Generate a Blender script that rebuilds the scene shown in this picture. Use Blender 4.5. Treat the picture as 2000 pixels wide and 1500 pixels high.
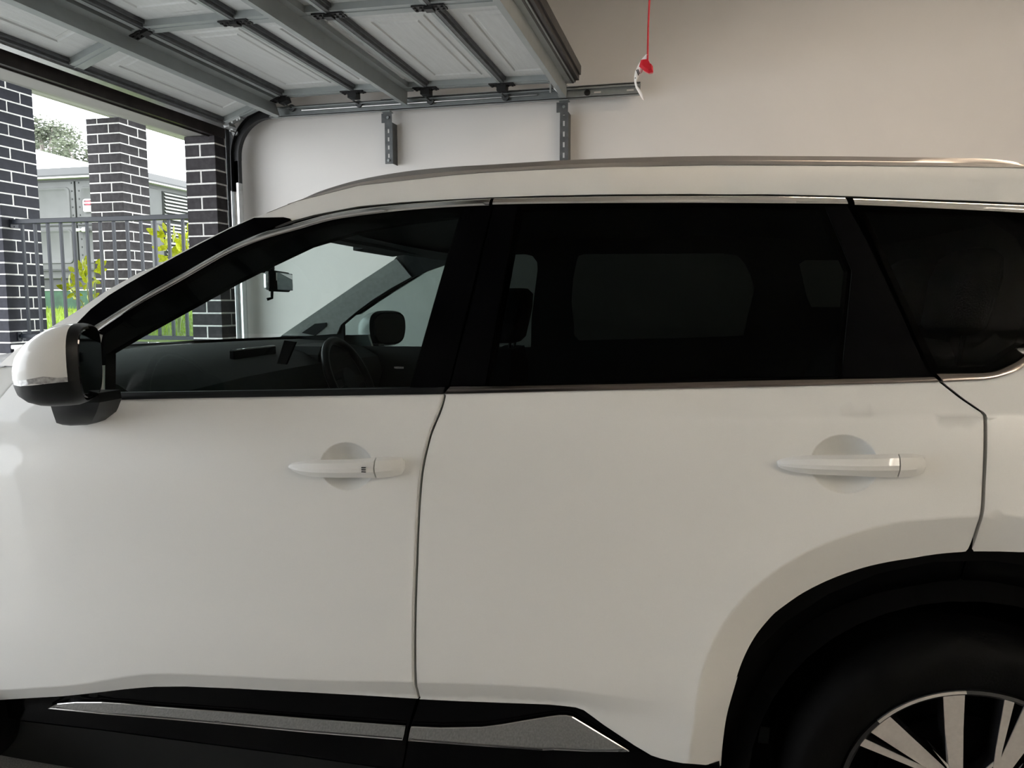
import bpy, math, random
from mathutils import Vector, Matrix
from mathutils.geometry import delaunay_2d_cdt
random.seed(7)
PI = math.pi
R = math.radians
scene = bpy.context.scene
for o in list(bpy.data.objects):
    bpy.data.objects.remove(o)

# ------------------------------------------------------------------ camera, world, lights, exposure
CAM_Z = 1.32
YAW, PITCH = 14.0, 6.2
CAR_TURN = 3.0                      # the car stands 3 degrees off the garage axis
FPX = 1500.0
cam_d = bpy.data.cameras.new('camera')
cam_d.sensor_width = 36.0
cam_d.lens = FPX / 2000.0 * 36.0
cam_d.clip_start = 0.02
cam_d.clip_end = 500
cam = bpy.data.objects.new('camera', cam_d)
scene.collection.objects.link(cam)
cam.location = (0, 0, CAM_Z)
cam.rotation_euler = (R(90 - PITCH), 0, R(YAW))
scene.camera = cam

world = bpy.data.worlds.new('overcast_sky')
scene.world = world
world.use_nodes = True
wn = world.node_tree
wn.nodes.clear()
w_out = wn.nodes.new('ShaderNodeOutputWorld')
w_bg = wn.nodes.new('ShaderNodeBackground')
w_tc = wn.nodes.new('ShaderNodeTexCoord')
w_nz = wn.nodes.new('ShaderNodeTexNoise')
w_nz.inputs['Scale'].default_value = 2.2
w_nz.inputs['Detail'].default_value = 5
w_cr = wn.nodes.new('ShaderNodeValToRGB')
w_cr.color_ramp.elements[0].position = 0.35
w_cr.color_ramp.elements[0].color = (0.80, 0.86, 0.93, 1)
w_cr.color_ramp.elements[1].position = 0.62
w_cr.color_ramp.elements[1].color = (0.97, 0.985, 1.0, 1)
wn.links.new(w_tc.outputs['Generated'], w_nz.inputs['Vector'])
wn.links.new(w_nz.outputs['Fac'], w_cr.inputs['Fac'])
wn.links.new(w_cr.outputs['Color'], w_bg.inputs['Color'])
wn.links.new(w_bg.outputs['Background'], w_out.inputs['Surface'])
w_bg.inputs['Strength'].default_value = 3.7

sun_d = bpy.data.lights.new('sun', 'SUN')
sun_d.energy = 1.2
sun_d.angle = R(25)
sun_d.color = (1.0, 0.97, 0.9)
sun = bpy.data.objects.new('sun', sun_d)
scene.collection.objects.link(sun)
sun.rotation_euler = (R(38), R(10), R(-20))

def area(name, loc, sx, sy, power, color, rot=(0, 0, 0)):
    d = bpy.data.lights.new(name, 'AREA')
    d.shape = 'RECTANGLE'
    d.size, d.size_y = sx, sy
    d.energy = power
    d.color = color
    o = bpy.data.objects.new(name, d)
    scene.collection.objects.link(o)
    o.location = loc
    o.rotation_euler = rot
    return o
# the ceiling lamp and a fill lamp added on the near wall to brighten the car (their fittings are built below)
area('ceiling_lamp_light', (1.05, 2.65, 3.10), 1.2, 0.12, 9.5, (1.0, 0.76, 0.54))
area('fill_lamp_light', (2.62, -1.20, 2.80), 1.2, 0.20, 56, (1.0, 0.90, 0.76), (R(-62), 0, 0))
scene.view_settings.view_transform = 'Standard'
scene.view_settings.look = 'None'
scene.view_settings.gamma = 1
scene.view_settings.use_curve_mapping = False
scene.view_settings.exposure = 0.78
try:
    scene.cycles.max_bounces = 10
    scene.cycles.diffuse_bounces = 5
    scene.cycles.transparent_max_bounces = 24
    scene.cycles.caustics_reflective = False
except Exception:
    pass

# ------------------------------------------------------------------ materials
MATS = {}
def mat(name, col, rough=0.5, metal=0.0, coat=0.0, coat_rough=0.05, var=0.0, vscale=8.0, bump=0.0, bscale=60.0,
        stretch=None, emis=None, spec=0.5):
    m = bpy.data.materials.new(name)
    m.use_nodes = True
    nt = m.node_tree
    b = nt.nodes['Principled BSDF']
    b.inputs['Base Color'].default_value = (*col, 1)
    b.inputs['Roughness'].default_value = rough
    b.inputs['Metallic'].default_value = metal
    b.inputs['Coat Weight'].default_value = coat
    b.inputs['Coat Roughness'].default_value = coat_rough
    b.inputs['Specular IOR Level'].default_value = spec
    if emis:
        b.inputs['Emission Color'].default_value = (*emis[:3], 1)
        b.inputs['Emission Strength'].default_value = emis[3]
    tc = nt.nodes.new('ShaderNodeTexCoord')
    src = tc.outputs['Object']
    if stretch:
        mp = nt.nodes.new('ShaderNodeMapping')
        mp.inputs['Scale'].default_value = stretch
        nt.links.new(src, mp.inputs['Vector'])
        src = mp.outputs['Vector']
    if var > 0:
        nz = nt.nodes.new('ShaderNodeTexNoise')
        nz.inputs['Scale'].default_value = vscale
        nz.inputs['Detail'].default_value = 6
        cr = nt.nodes.new('ShaderNodeValToRGB')
        cr.color_ramp.elements[0].position = 0.3
        cr.color_ramp.elements[1].position = 0.7
        cr.color_ramp.elements[0].color = (*[max(0, c * (1 - var)) for c in col], 1)
        cr.color_ramp.elements[1].color = (*[min(1, c * (1 + var)) for c in col], 1)
        nt.links.new(src, nz.inputs['Vector'])
        nt.links.new(nz.outputs['Fac'], cr.inputs['Fac'])
        nt.links.new(cr.outputs['Color'], b.inputs['Base Color'])
    if bump > 0:
        n2 = nt.nodes.new('ShaderNodeTexNoise')
        n2.inputs['Scale'].default_value = bscale
        n2.inputs['Detail'].default_value = 4
        bp = nt.nodes.new('ShaderNodeBump')
        bp.inputs['Strength'].default_value = bump
        bp.inputs['Distance'].default_value = 0.003
        nt.links.new(src, n2.inputs['Vector'])
        nt.links.new(n2.outputs['Fac'], bp.inputs['Height'])
        nt.links.new(bp.outputs['Normal'], b.inputs['Normal'])
    MATS[name] = m
    return m

def glass(name, tint, refl=1.0):
    m = bpy.data.materials.new(name)
    m.use_nodes = True
    nt = m.node_tree
    nt.nodes.clear()
    out = nt.nodes.new('ShaderNodeOutputMaterial')
    mx = nt.nodes.new('ShaderNodeMixShader')
    tr = nt.nodes.new('ShaderNodeBsdfTransparent')
    gl = nt.nodes.new('ShaderNodeBsdfGlossy')
    fr = nt.nodes.new('ShaderNodeFresnel')
    fr.inputs['IOR'].default_value = 1.45
    mu = nt.nodes.new('ShaderNodeMath')
    mu.operation = 'MULTIPLY'
    mu.inputs[1].default_value = refl
    tr.inputs['Color'].default_value = (*tint, 1)
    gl.inputs['Roughness'].default_value = 0.0
    gl.inputs['Color'].default_value = (1, 1, 1, 1)
    nt.links.new(fr.outputs['Fac'], mu.inputs[0])
    nt.links.new(mu.outputs['Value'], mx.inputs['Fac'])
    nt.links.new(tr.outputs['BSDF'], mx.inputs[1])
    nt.links.new(gl.outputs['BSDF'], mx.inputs[2])
    nt.links.new(mx.outputs['Shader'], out.inputs['Surface'])
    MATS[name] = m
    return m

mat('paint', (0.79, 0.795, 0.775), 0.42, 0.0, 0.6, 0.03, var=0.02, vscale=900, spec=0.3)
mat('gloss_black', (0.0012, 0.0012, 0.0015), 0.10, spec=0.04, var=0.1)
mat('arch_black', (0.0012, 0.0012, 0.0012), 0.3, spec=0.04, var=0.1)
mat('mirror_dark', (0.02, 0.021, 0.023), 0.05, 1.0, var=0.02)
mat('piano_black', (0.012, 0.012, 0.013), 0.03, spec=1.0, coat=1.0, var=0.1)
mat('satin_black', (0.004, 0.0045, 0.005), 0.42, spec=0.22, var=0.2, vscale=40)
mat('matt_black', (0.002, 0.002, 0.002), 0.8, spec=0.03, var=0.2)
mat('rubber', (0.0018, 0.0018, 0.0018), 0.6, spec=0.06, var=0.2, vscale=30, bump=0.2, bscale=200)
mat('chrome', (0.62, 0.61, 0.60), 0.12, 1.0, var=0.03)
mat('dark_chrome', (0.16, 0.14, 0.13), 0.14, 1.0, var=0.05)
mat('rail_silver', (0.42, 0.40, 0.385), 0.32, 0.9, var=0.04)
mat('rim_machined', (0.56, 0.54, 0.52), 0.36, 0.85, var=0.05, vscale=120, bump=0.08, bscale=400)
mat('rim_black', (0.012, 0.012, 0.013), 0.25, spec=0.5, var=0.1)
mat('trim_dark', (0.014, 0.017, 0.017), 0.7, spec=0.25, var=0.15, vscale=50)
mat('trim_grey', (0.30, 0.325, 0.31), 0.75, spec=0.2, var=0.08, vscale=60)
mat('seat_cloth', (0.018, 0.019, 0.02), 0.85, spec=0.15, var=0.25, vscale=80, bump=0.3, bscale=300)
mat('headliner', (0.05, 0.056, 0.056), 0.9, spec=0.1, var=0.1, vscale=60)
mat('screen_black', (0.004, 0.005, 0.006), 0.08, spec=0.6, var=0.1)
mat('lens_clear', (0.55, 0.56, 0.57), 0.12, 0.3, coat=1.0, var=0.35, vscale=120)
mat('mirror_glass', (0.55, 0.58, 0.60), 0.02, 1.0, var=0.02)
glass('glass_front', (0.70, 0.79, 0.77), 0.30)
glass('glass_screen', (0.95, 0.98, 0.97), 0.06)
glass('glass_privacy', (0.066, 0.076, 0.073), 0.10)
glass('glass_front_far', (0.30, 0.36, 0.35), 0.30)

mat('wall_paint', (0.70, 0.685, 0.665), 0.75, var=0.015, vscale=3, bump=0.06, bscale=90)
mat('ceiling_paint', (0.75, 0.74, 0.72), 0.85, var=0.01, vscale=3)
mat('floor_speckle', (0.46, 0.455, 0.44), 0.28, var=0.35, vscale=220, spec=0.5)
mat('driveway', (0.44, 0.436, 0.425), 0.8, var=0.2, vscale=60, bump=0.3, bscale=80)
mat('zinc', (0.28, 0.30, 0.30), 0.45, 0.65, var=0.12, vscale=18)
mat('zinc_bright', (0.55, 0.56, 0.56), 0.30, 0.85, var=0.1, vscale=18)
mat('zinc_dark', (0.10, 0.105, 0.108), 0.5, 0.5, var=0.25, vscale=25)
mat('black_steel', (0.012, 0.012, 0.013), 0.45, 0.3, var=0.2, vscale=40)
mat('door_sheet', (0.56, 0.58, 0.575), 0.55, 0.15, var=0.05, vscale=9, bump=0.35, bscale=60, stretch=(8, 0.7, 8))
mat('door_frame', (0.34, 0.37, 0.37), 0.45, 0.35, var=0.06, vscale=12)
mat('joint_dark', (0.03, 0.032, 0.033), 0.5, 0.3, var=0.2)
mat('lintel_brown', (0.030, 0.024, 0.023), 0.4, 0.3, var=0.5, vscale=14)
mat('soffit', (0.26, 0.255, 0.24), 0.8, var=0.03, vscale=2)
mat('brick_dark', (0.042, 0.039, 0.042), 0.85, spec=0.2, var=0.3, vscale=24, bump=0.6, bscale=70)
mat('brick_slate', (0.017, 0.018, 0.026), 0.7, spec=0.3, var=0.25, vscale=24, bump=0.3, bscale=60)
mat('mortar', (0.70, 0.69, 0.67), 0.9, var=0.12, vscale=40, bump=0.5, bscale=90)
mat('fence_powder', (0.012, 0.016, 0.023), 0.42, 0.0, spec=0.35, var=0.08, vscale=20)
mat('kiosk_green', (0.064, 0.068, 0.066), 0.5, var=0.1, vscale=5)
mat('kiosk_roof', (0.020, 0.023, 0.022), 0.45, var=0.1, vscale=5)
mat('kiosk_base', (0.018, 0.06, 0.03), 0.7, var=0.35, vscale=9)
mat('vent_dark', (0.01, 0.012, 0.011), 0.8, var=0.2)
mat('vent_slat', (0.42, 0.44, 0.41), 0.5, var=0.08)
mat('white_enamel', (0.85, 0.86, 0.85), 0.35, var=0.02)
mat('sign_red', (0.55, 0.03, 0.05), 0.4, var=0.05)
mat('print_black', (0.02, 0.02, 0.02), 0.6, var=0.05)
mat('lawn_soil', (0.09, 0.14, 0.006), 0.9, var=0.35, vscale=6)
mat('grass_blade', (0.20, 0.31, 0.006), 0.6, var=0.4, vscale=1.3)
mat('leaf_lime', (0.42, 0.47, 0.008), 0.45, var=0.3, vscale=7, spec=0.3)
mat('leaf_stem', (0.20, 0.24, 0.10), 0.7, var=0.2)
mat('leaf_grey', (0.075, 0.09, 0.055), 0.7, var=0.4, vscale=0.8)
mat('bark', (0.20, 0.18, 0.16), 0.9, var=0.3, vscale=6)
mat('roof_white', (0.86, 0.87, 0.87), 0.5, var=0.02)
mat('house_wall', (0.6, 0.58, 0.55), 0.8, var=0.05)
mat('rope_red', (0.42, 0.004, 0.012), 0.6, var=0.15, vscale=200)
mat('plastic_red', (0.50, 0.006, 0.02), 0.35, var=0.06)
mat('tag_paper', (0.74, 0.70, 0.66), 0.55, var=0.04, vscale=30)
mat('lamp_body', (0.8, 0.8, 0.78), 0.4, var=0.02)
mat('lamp_tube', (1, 1, 1), 0.4, emis=(1.0, 0.83, 0.66, 9.0))
mat('bench_wood', (0.30, 0.24, 0.17), 0.6, var=0.2, vscale=5)
mat('cabinet_dark', (0.05, 0.05, 0.055), 0.5, var=0.1)
mat('stone_cap', (0.7, 0.69, 0.66), 0.8, var=0.08)

# ------------------------------------------------------------------ helpers
COL = scene.collection
def link(o, parent=None):
    COL.objects.link(o)
    if parent is not None:
        o.parent = parent
    return o

def thing(name, label, cat, loc=(0, 0, 0), rz=0.0, group=None):
    o = bpy.data.objects.new(name, None)
    o.empty_display_size = 0.1
    COL.objects.link(o)
    o.location = loc
    o.rotation_euler = (0, 0, rz)
    o['label'] = label
    o['category'] = cat
    if group:
        o['group'] = group
    return o

def tag(o, label, cat, group=None):
    o['label'] = label
    o['category'] = cat
    if group:
        o['group'] = group
    return o

class MB:
    """collects geometry, builds one mesh object"""
    def __init__(s):
        s.v = []; s.f = []
    def add(s, vs, fs):
        n = len(s.v)
        s.v += [tuple(v) for v in vs]
        s.f += [tuple(i + n for i in f) for f in fs]
        return s
    def box(s, x0, y0, z0, x1, y1, z1, bev=0.0):
        if bev <= 0:
            vs = [(x, y, z) for x in (x0, x1) for y in (y0, y1) for z in (z0, z1)]
            s.add(vs, [(0, 1, 3, 2), (4, 6, 7, 5), (0, 4, 5, 1), (2, 3, 7, 6), (0, 2, 6, 4), (1, 5, 7, 3)])
            return s
        c = [(x0, x1), (y0, y1), (z0, z1)]
        vs = []; idx = {}
        for ix in (0, 1):
            for iy in (0, 1):
                for iz in (0, 1):
                    p = [c[0][ix], c[1][iy], c[2][iz]]
                    sg = [(1 if i == 0 else -1) for i in (ix, iy, iz)]
                    for a in range(3):
                        q = list(p)
                        for b in range(3):
                            if b != a:
                                q[b] += sg[b] * bev
                        idx[(ix, iy, iz, a)] = len(vs)
                        vs.append(q)
        fs = []
        I = idx
        for a in range(3):
            for d in (0, 1):
                loop = []
                for (p, q) in ((0, 0), (1, 0), (1, 1), (0, 1)):
                    k = [0, 0, 0]; k[a] = d; k[(a + 1) % 3] = p; k[(a + 2) % 3] = q
                    loop.append(I[(k[0], k[1], k[2], a)])
                if d == 0: loop.reverse()
                fs.append(tuple(loop))
        for a in range(3):            # edges along axis a
            b, cc = (a + 1) % 3, (a + 2) % 3
            for p in (0, 1):
                for q in (0, 1):
                    k0 = [0, 0, 0]; k1 = [0, 0, 0]
                    k0[a] = 0; k1[a] = 1; k0[b] = k1[b] = p; k0[cc] = k1[cc] = q
                    loop = [I[(*k0, b)], I[(*k0, cc)], I[(*k1, cc)], I[(*k1, b)]]
                    if (p + q) % 2 == 0: loop.reverse()
                    fs.append(tuple(loop))
        for ix in (0, 1):
            for iy in (0, 1):
                for iz in (0, 1):
                    loop = [I[(ix, iy, iz, a)] for a in range(3)]
                    if (ix + iy + iz) % 2 == 0: loop.reverse()
                    fs.append(tuple(loop))
        s.add(vs, fs)
        return s
    def loft(s, secs, closed=True, cap=True):
        n = len(secs[0]); base = len(s.v)
        for sec in secs:
            s.v += [tuple(p) for p in sec]
        for i in range(len(secs) - 1):
            for j in range(n if closed else n - 1):
                a = base + i * n + j; b = base + i * n + (j + 1) % n
                s.f.append((a, b, b + n, a + n))
        if cap and closed:
            s.f.append(tuple(base + j for j in range(n))[::-1])
            s.f.append(tuple(base + (len(secs) - 1) * n + j for j in range(n)))
        return s
    def tube(s, path, r, n=8, cap=True):
        path = [Vector(p) for p in path]
        secs = []
        up0 = None
        for i, p in enumerate(path):
            a = path[max(0, i - 1)]; b = path[min(len(path) - 1, i + 1)]
            t = (b - a).normalized()
            if up0 is None:
                up0 = Vector((0, 0, 1)) if abs(t.z) < 0.9 else Vector((1, 0, 0))
            side = t.cross(up0)
            if side.length < 1e-4:
                side = t.cross(Vector((0, 1, 0)))
            side.normalize()
            up = side.cross(t).normalized()
            up0 = up
            rr = r[i] if isinstance(r, (list, tuple)) else r
            secs.append([p + side * (rr * math.cos(2 * PI * k / n)) + up * (rr * math.sin(2 * PI * k / n)) for k in range(n)])
        return s.loft(secs, True, cap)
    def prism(s, poly, axis, a, b):
        """poly of 2-D points in the plane of the two other axes (cyclic order), extruded on axis from a to b"""
        def P(p, t):
            q = [0, 0, 0]
            o = [k for k in range(3) if k != axis]
            q[o[0]], q[o[1]] = p
            q[axis] = t
            return q
        n = len(poly); base = len(s.v)
        s.v += [tuple(P(p, a)) for p in poly] + [tuple(P(p, b)) for p in poly]
        s.f += [tuple(base + i for i in range(n)), tuple(base + n + i for i in range(n))[::-1]]
        for i in range(n):
            j = (i + 1) % n
            s.f.append((base + i, base + n + i, base + n + j, base + j))
        return s
    def disc(s, c, r, axis, t, n=20):
        """short cylinder centred at c, along axis (0,1,2), thickness t"""
        o = [k for k in range(3) if k != axis]
        secs = []
        for d in (-t / 2, t / 2):
            sec = []
            for k in range(n):
                q = [0, 0, 0]
                q[axis] = c[axis] + d
                q[o[0]] = c[o[0]] + r * math.cos(2 * PI * k / n)
                q[o[1]] = c[o[1]] + r * math.sin(2 * PI * k / n)
                sec.append(q)
            secs.append(sec)
        return s.loft(secs)
    def mesh(s, name, smooth=None, fix=True):
        me = bpy.data.meshes.new(name)
        me.from_pydata(s.v, [], s.f)
        me.validate()
        if fix:
            import bmesh
            bm = bmesh.new(); bm.from_mesh(me)
            bmesh.ops.recalc_face_normals(bm, faces=bm.faces)
            bm.to_mesh(me); bm.free()
        if smooth is not None:
            for p in me.polygons: p.use_smooth = True
            me.set_sharp_from_angle(angle=R(smooth))
        me.update()
        return me
    def build(s, name, m, parent=None, smooth=None, fix=True, off=None):
        if off is not None:
            s.v = [(a - off[0], b - off[1], c - off[2]) for a, b, c in s.v]
        me = s.mesh(name, smooth, fix)
        me.materials.append(MATS[m])
        return link(bpy.data.objects.new(name, me), parent)

def struct(o):
    o['kind'] = 'structure'
    return o

def text_obj(name, txt, size, m, parent, mw, extr=0.0004, shear=0.0, align='CENTER'):
    cu = bpy.data.curves.new(name, 'FONT')
    cu.body = txt; cu.size = size; cu.extrude = extr; cu.align_x = align; cu.align_y = 'CENTER'; cu.shear = shear
    tmp = bpy.data.objects.new(name + '_tmp', cu)
    COL.objects.link(tmp)
    dg = bpy.context.evaluated_depsgraph_get()
    me = bpy.data.meshes.new_from_object(tmp.evaluated_get(dg))
    bpy.data.objects.remove(tmp)
    me.materials.clear(); me.materials.append(MATS[m])
    o = link(bpy.data.objects.new(name, me), parent)
    o.matrix_local = mw
    return o

def ray(px, py, yaw):
    u = (px - 1000.0) / FPX; v = (750.0 - py) / FPX
    a, p = R(yaw), R(PITCH)
    f = Vector((-math.sin(a) * math.cos(p), math.cos(a) * math.cos(p), -math.sin(p)))
    r = Vector((math.cos(a), math.sin(a), 0))
    up = r.cross(f)
    return f + r * u + up * v
CAMP = Vector((0, 0, CAM_Z))
def at_y(px, py, Y, yaw=YAW):
    d = ray(px, py, yaw)
    return CAMP + d * (Y / d.y)
def at_x(px, py, X, yaw=YAW):
    d = ray(px, py, yaw)
    return CAMP + d * (X / d.x)
def at_z(px, py, Z, yaw=YAW):
    d = ray(px, py, yaw)
    return CAMP + d * ((Z - CAM_Z) / d.z)

def lerp_tab(tab, x):
    if x <= tab[0][0]: return tab[0][1]
    for (a, b), (c, d) in zip(tab, tab[1:]):
        if x <= c:
            return b + (d - b) * (x - a) / (c - a)
    return tab[-1][1]
def smooth_tab(tab, x):
    """cubic Hermite through the points"""
    n = len(tab)
    if x <= tab[0][0]: return tab[0][1] + (x - tab[0][0]) * (tab[1][1] - tab[0][1]) / (tab[1][0] - tab[0][0])
    if x >= tab[-1][0]: return tab[-1][1] + (x - tab[-1][0]) * (tab[-1][1] - tab[-2][1]) / (tab[-1][0] - tab[-2][0])
    for i in range(n - 1):
        if x <= tab[i + 1][0]:
            break
    def slope(k):
        if k == 0: return (tab[1][1] - tab[0][1]) / (tab[1][0] - tab[0][0])
        if k == n - 1: return (tab[-1][1] - tab[-2][1]) / (tab[-1][0] - tab[-2][0])
        return (tab[k + 1][1] - tab[k - 1][1]) / (tab[k + 1][0] - tab[k - 1][0])
    h = tab[i + 1][0] - tab[i][0]; t = (x - tab[i][0]) / h
    t2, t3 = t * t, t * t * t
    return ((2 * t3 - 3 * t2 + 1) * tab[i][1] + (t3 - 2 * t2 + t) * h * slope(i)
            + (-2 * t3 + 3 * t2) * tab[i + 1][1] + (t3 - t2) * h * slope(i + 1))

# ------------------------------------------------------------------ the garage shell (setting)
FLZ = -0.064
WY, WX0, WX1, NY, CZ = 4.75, -3.165, 3.3, -1.35, 3.18
struct(MB().box(WX0 + 0.002, WY, FLZ, WX1 + 0.2, WY + 0.2, CZ + 0.1).build('wall_right', 'wall_paint'))
struct(MB().box(WX0 - 0.21, NY - 0.2, FLZ, WX1 + 0.2, NY, CZ + 0.1).build('wall_left', 'wall_paint'))
struct(MB().box(WX1, NY, FLZ, WX1 + 0.2, WY, CZ + 0.1).build('wall_back', 'wall_paint'))
struct(MB().box(WX0 - 0.21, NY, CZ, WX1, WY, CZ + 0.1).build('ceiling', 'ceiling_paint'))
struct(MB().box(WX0 - 0.21, NY, -0.2, WX1 + 0.2, WY + 0.2, FLZ).build('floor', 'floor_speckle'))
# front wall of the garage: the stub beside the photographer and the header over the opening
fw = MB().box(WX0 - 0.21, NY, FLZ, WX0, -0.42, CZ)
fw.box(WX0 - 0.21, -0.42, 2.56, WX0, 4.75, CZ)
struct(fw.build('wall_front', 'wall_paint'))
lt = MB().box(WX0 - 0.045, -0.52, 2.405, WX0 - 0.005, 4.74, 2.415)
lt.box(WX0 - 0.02, -0.52, 2.415, WX0 - 0.005, 4.74, 2.56)
lt.box(WX0 - 0.045, -0.50, 2.396, WX0 - 0.038, 4.70, 2.405)
o = struct(lt.build('trim_1', 'lintel_brown'))
struct(MB().box(WX0 - 0.225, -0.52, 2.408, WX0 - 0.046, 4.74, 2.56).box(WX0 - 0.225, -0.52, 2.56, WX0 - 0.212, 4.74, 2.94).build('trim_2', 'soffit'))

# porch soffit: level inside, raked upward over the outer beam
so = MB()
ys0, ys1 = -1.6, 8.2
so.loft([[(-3.39, y, 2.95), (-5.10, y, 2.945), (-5.46, y, 3.04), (-5.52, y, 3.045), (-5.52, y, 3.25), (-3.39, y, 3.25)] for y in (ys0, ys1)])
struct(so.build('porch_soffit', 'soffit'))

# outside ground: driveway, raised lawn that climbs gently away, brick plinth under the balustrade
struct(MB().box(-16, -12, -0.2, WX0 - 0.21, 4.80, FLZ - 0.02).build('driveway', 'driveway'))
lw = MB()
nx, ny = 30, 26
def lawn_z(x, y):
    return 1.0 + 0.062 * max(0.0, y - 4.8) + 0.012 * math.sin(x * 2.1 + y) + 0.01 * math.sin(y * 3.3)
for i in range(nx + 1):
    for j in range(ny + 1):
        x = -3.25 - 16 * (i / nx); y = 4.98 + 17 * (j / ny) ** 1.3
        lw.v.append((x, y, lawn_z(x, y) if y < 12 else lawn_z(x, 12) ))
for i in range(nx):
    for j in range(ny):
        a = i * (ny + 1) + j
        lw.f.append((a, a + 1, a + ny + 2, a + ny + 1))
struct(lw.build('lawn', 'lawn_soil', smooth=40))
gb = MB()
rg = random.Random(3)
for k in range(26000):
    x = -3.5 - 6.5 * rg.random(); y = 5.05 + 4.6 * rg.random() ** 0.8
    if (x > -9.8 and x < -7.0 and y > 8.1) or (-5.6 < x < -4.9 and y > 5.85 and y < 6.5): continue
    z = lawn_z(x, y) - 0.004
    h = 0.03 + 0.045 * rg.random(); a = rg.random() * PI; w = 0.003
    dx, dy = math.cos(a) * w, math.sin(a) * w
    lx, ly = (rg.random() - .5) * .04, (rg.random() - .5) * .04
    gb.add([(x - dx, y - dy, z), (x + dx, y + dy, z), (x + lx, y + ly, z + h)], [(0, 1, 2)])
g = gb.build('grass', 'grass_blade', fix=False)
tag(g, 'short bright lime green grass behind the black balustrade', 'grass')
g['kind'] = 'stuff'
gp = MB()
gp.box(-5.08, 4.74, FLZ - .02, WX0 - 0.225, 4.97, 0.955)
struct(gp.build('plinth_wall', 'mortar'))
pc = MB().box(-5.09, 4.72, 0.955, WX0 - 0.235, 4.99, 0.985, bev=0.004)
struct(pc.build('plinth_capping', 'stone_cap'))

# ------------------------------------------------------------------ brick pillars
COURSE, BH = 0.086, 0.076
def brick_mesh(name, lx, ly, m):
    b = MB().box(-lx / 2, -ly / 2, 0, lx / 2, ly / 2, BH, bev=0.0025)
    me = b.mesh(name)
    me.materials.append(MATS[m])
    return me
def pillar(name, label, x0, y0, sx, sy, ztop, m, z0=FLZ - 0.02, zone=0.0):
    """x0,y0 = outer corner with the largest x and the smallest y; sx goes to -x, sy to +y"""
    cx, cy = x0 - sx / 2, y0 + sy / 2
    t = thing(name, label, 'pillar', (cx, cy, z0))
    core = MB().box(-sx / 2 + 0.0025, -sy / 2 + 0.0025, 0, sx / 2 - 0.0025, sy / 2 - 0.0025, ztop - z0)
    core.build('mortar_core', 'mortar', t)
    mL = brick_mesh('brick', 0.230, 0.110, m)
    mT = brick_mesh('brick', 0.110, 0.230, m)
    n = int((ztop - z0) / COURSE) + 1
    rr = random.Random(hash(label) % 1000 if False else len(label))
    def put(me, x, y, z):
        o = link(bpy.data.objects.new('brick', me), t)
        o.location = (x + rr.uniform(-.0012, .0012), y + rr.uniform(-.0012, .0012), z)
        if z + BH > ztop - z0:
            o.scale = (1, 1, max(0.05, (ztop - z0 - z) / BH))
    for c in range(n):
        z = ztop - z0 - (n - c) * COURSE + (COURSE - BH) + COURSE * 0.35
        if z < 0 or z > ztop - z0 - 0.008: continue
        if sx > 0.3:                                   # 350 square, pinwheel bond
            if c % 2 == 0:
                put(mL, -0.06, -0.12, z); put(mT, 0.12, -0.06, z)
                put(mL, 0.06, 0.12, z); put(mT, -0.12, 0.06, z)
            else:
                put(mL, 0.06, -0.12, z); put(mT, 0.12, 0.06, z)
                put(mL, -0.06, 0.12, z); put(mT, -0.12, -0.06, z)
        else:                                          # 230 wide pier, deeper than wide
            if c % 2 == 0:
                put(mL, 0, -sy / 2 + 0.055, z)
                put(mT, -0.06, -sy / 2 + 0.12 + 0.115, z); put(mT, 0.06, -sy / 2 + 0.12 + 0.115, z)
            else:
                put(mT, -0.06, -sy / 2 + 0.115, z); put(mT, 0.06, -sy / 2 + 0.115, z)
                put(mL, 0, -sy / 2 + 0.24 + 0.055, z)
    return t
pillar('brick_pillar', 'dark slate brick pillar at the left edge, at the left end of the balustrade', -5.10, 4.73, 0.35, 0.35, 2.944, 'brick_slate')
pillar('brick_pillar', 'dark brick pillar with white mortar standing behind the balustrade', -5.10, 5.99, 0.35, 0.35, 2.944, 'brick_dark')
pillar('brick_pillar', 'narrow dark brick pier beside the garage door track', WX0 + 0.001, 4.58, 0.23, 0.35, 2.404, 'brick_dark')

# ------------------------------------------------------------------ balustrade
t = thing('balustrade', 'black powder-coated metal balustrade between the brick pillars', 'fence', (-4.24, 4.83, 0.986))
def bl(mb, name): return mb.build(name, 'fence_powder', t, off=(-4.24, 4.83, 0.986))
bl(MB().box(-5.10, 4.805, 1.895, WX0 - 0.235, 4.855, 1.93, bev=0.003), 'top_rail')
bl(MB().box(-5.10, 4.815, 1.035, WX0 - 0.235, 4.845, 1.065, bev=0.002), 'bottom_rail')
bm_ = MB().box(-0.0095, -0.0095, 1.065 - 0.986, 0.0095, 0.0095, 1.897 - 0.986, bev=0.001).mesh('baluster')
bm_.materials.append(MATS['fence_powder'])
x = -5.02
while x < WX0 - 0.27:
    o = link(bpy.data.objects.new('baluster', bm_), t)
    o.location = (x + 4.24, 0, 0)
    x += 0.1165
for xx, zz in ((-5.095, 1.90), (-5.095, 1.05), (WX0 - 0.241, 1.90), (WX0 - 0.241, 1.05)):
    s = 1 if xx < -4 else -1
    b = MB().box(xx - 0.004, 4.795, zz - 0.035, xx + 0.004, 4.865, zz + 0.03, bev=0.001)
    for dz in (-0.024, 0.02):
        b.disc((xx + s * 0.007, 4.83, zz + dz), 0.005, 0, 0.006, 8)
    bl(b, 'wall_bracket')

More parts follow.
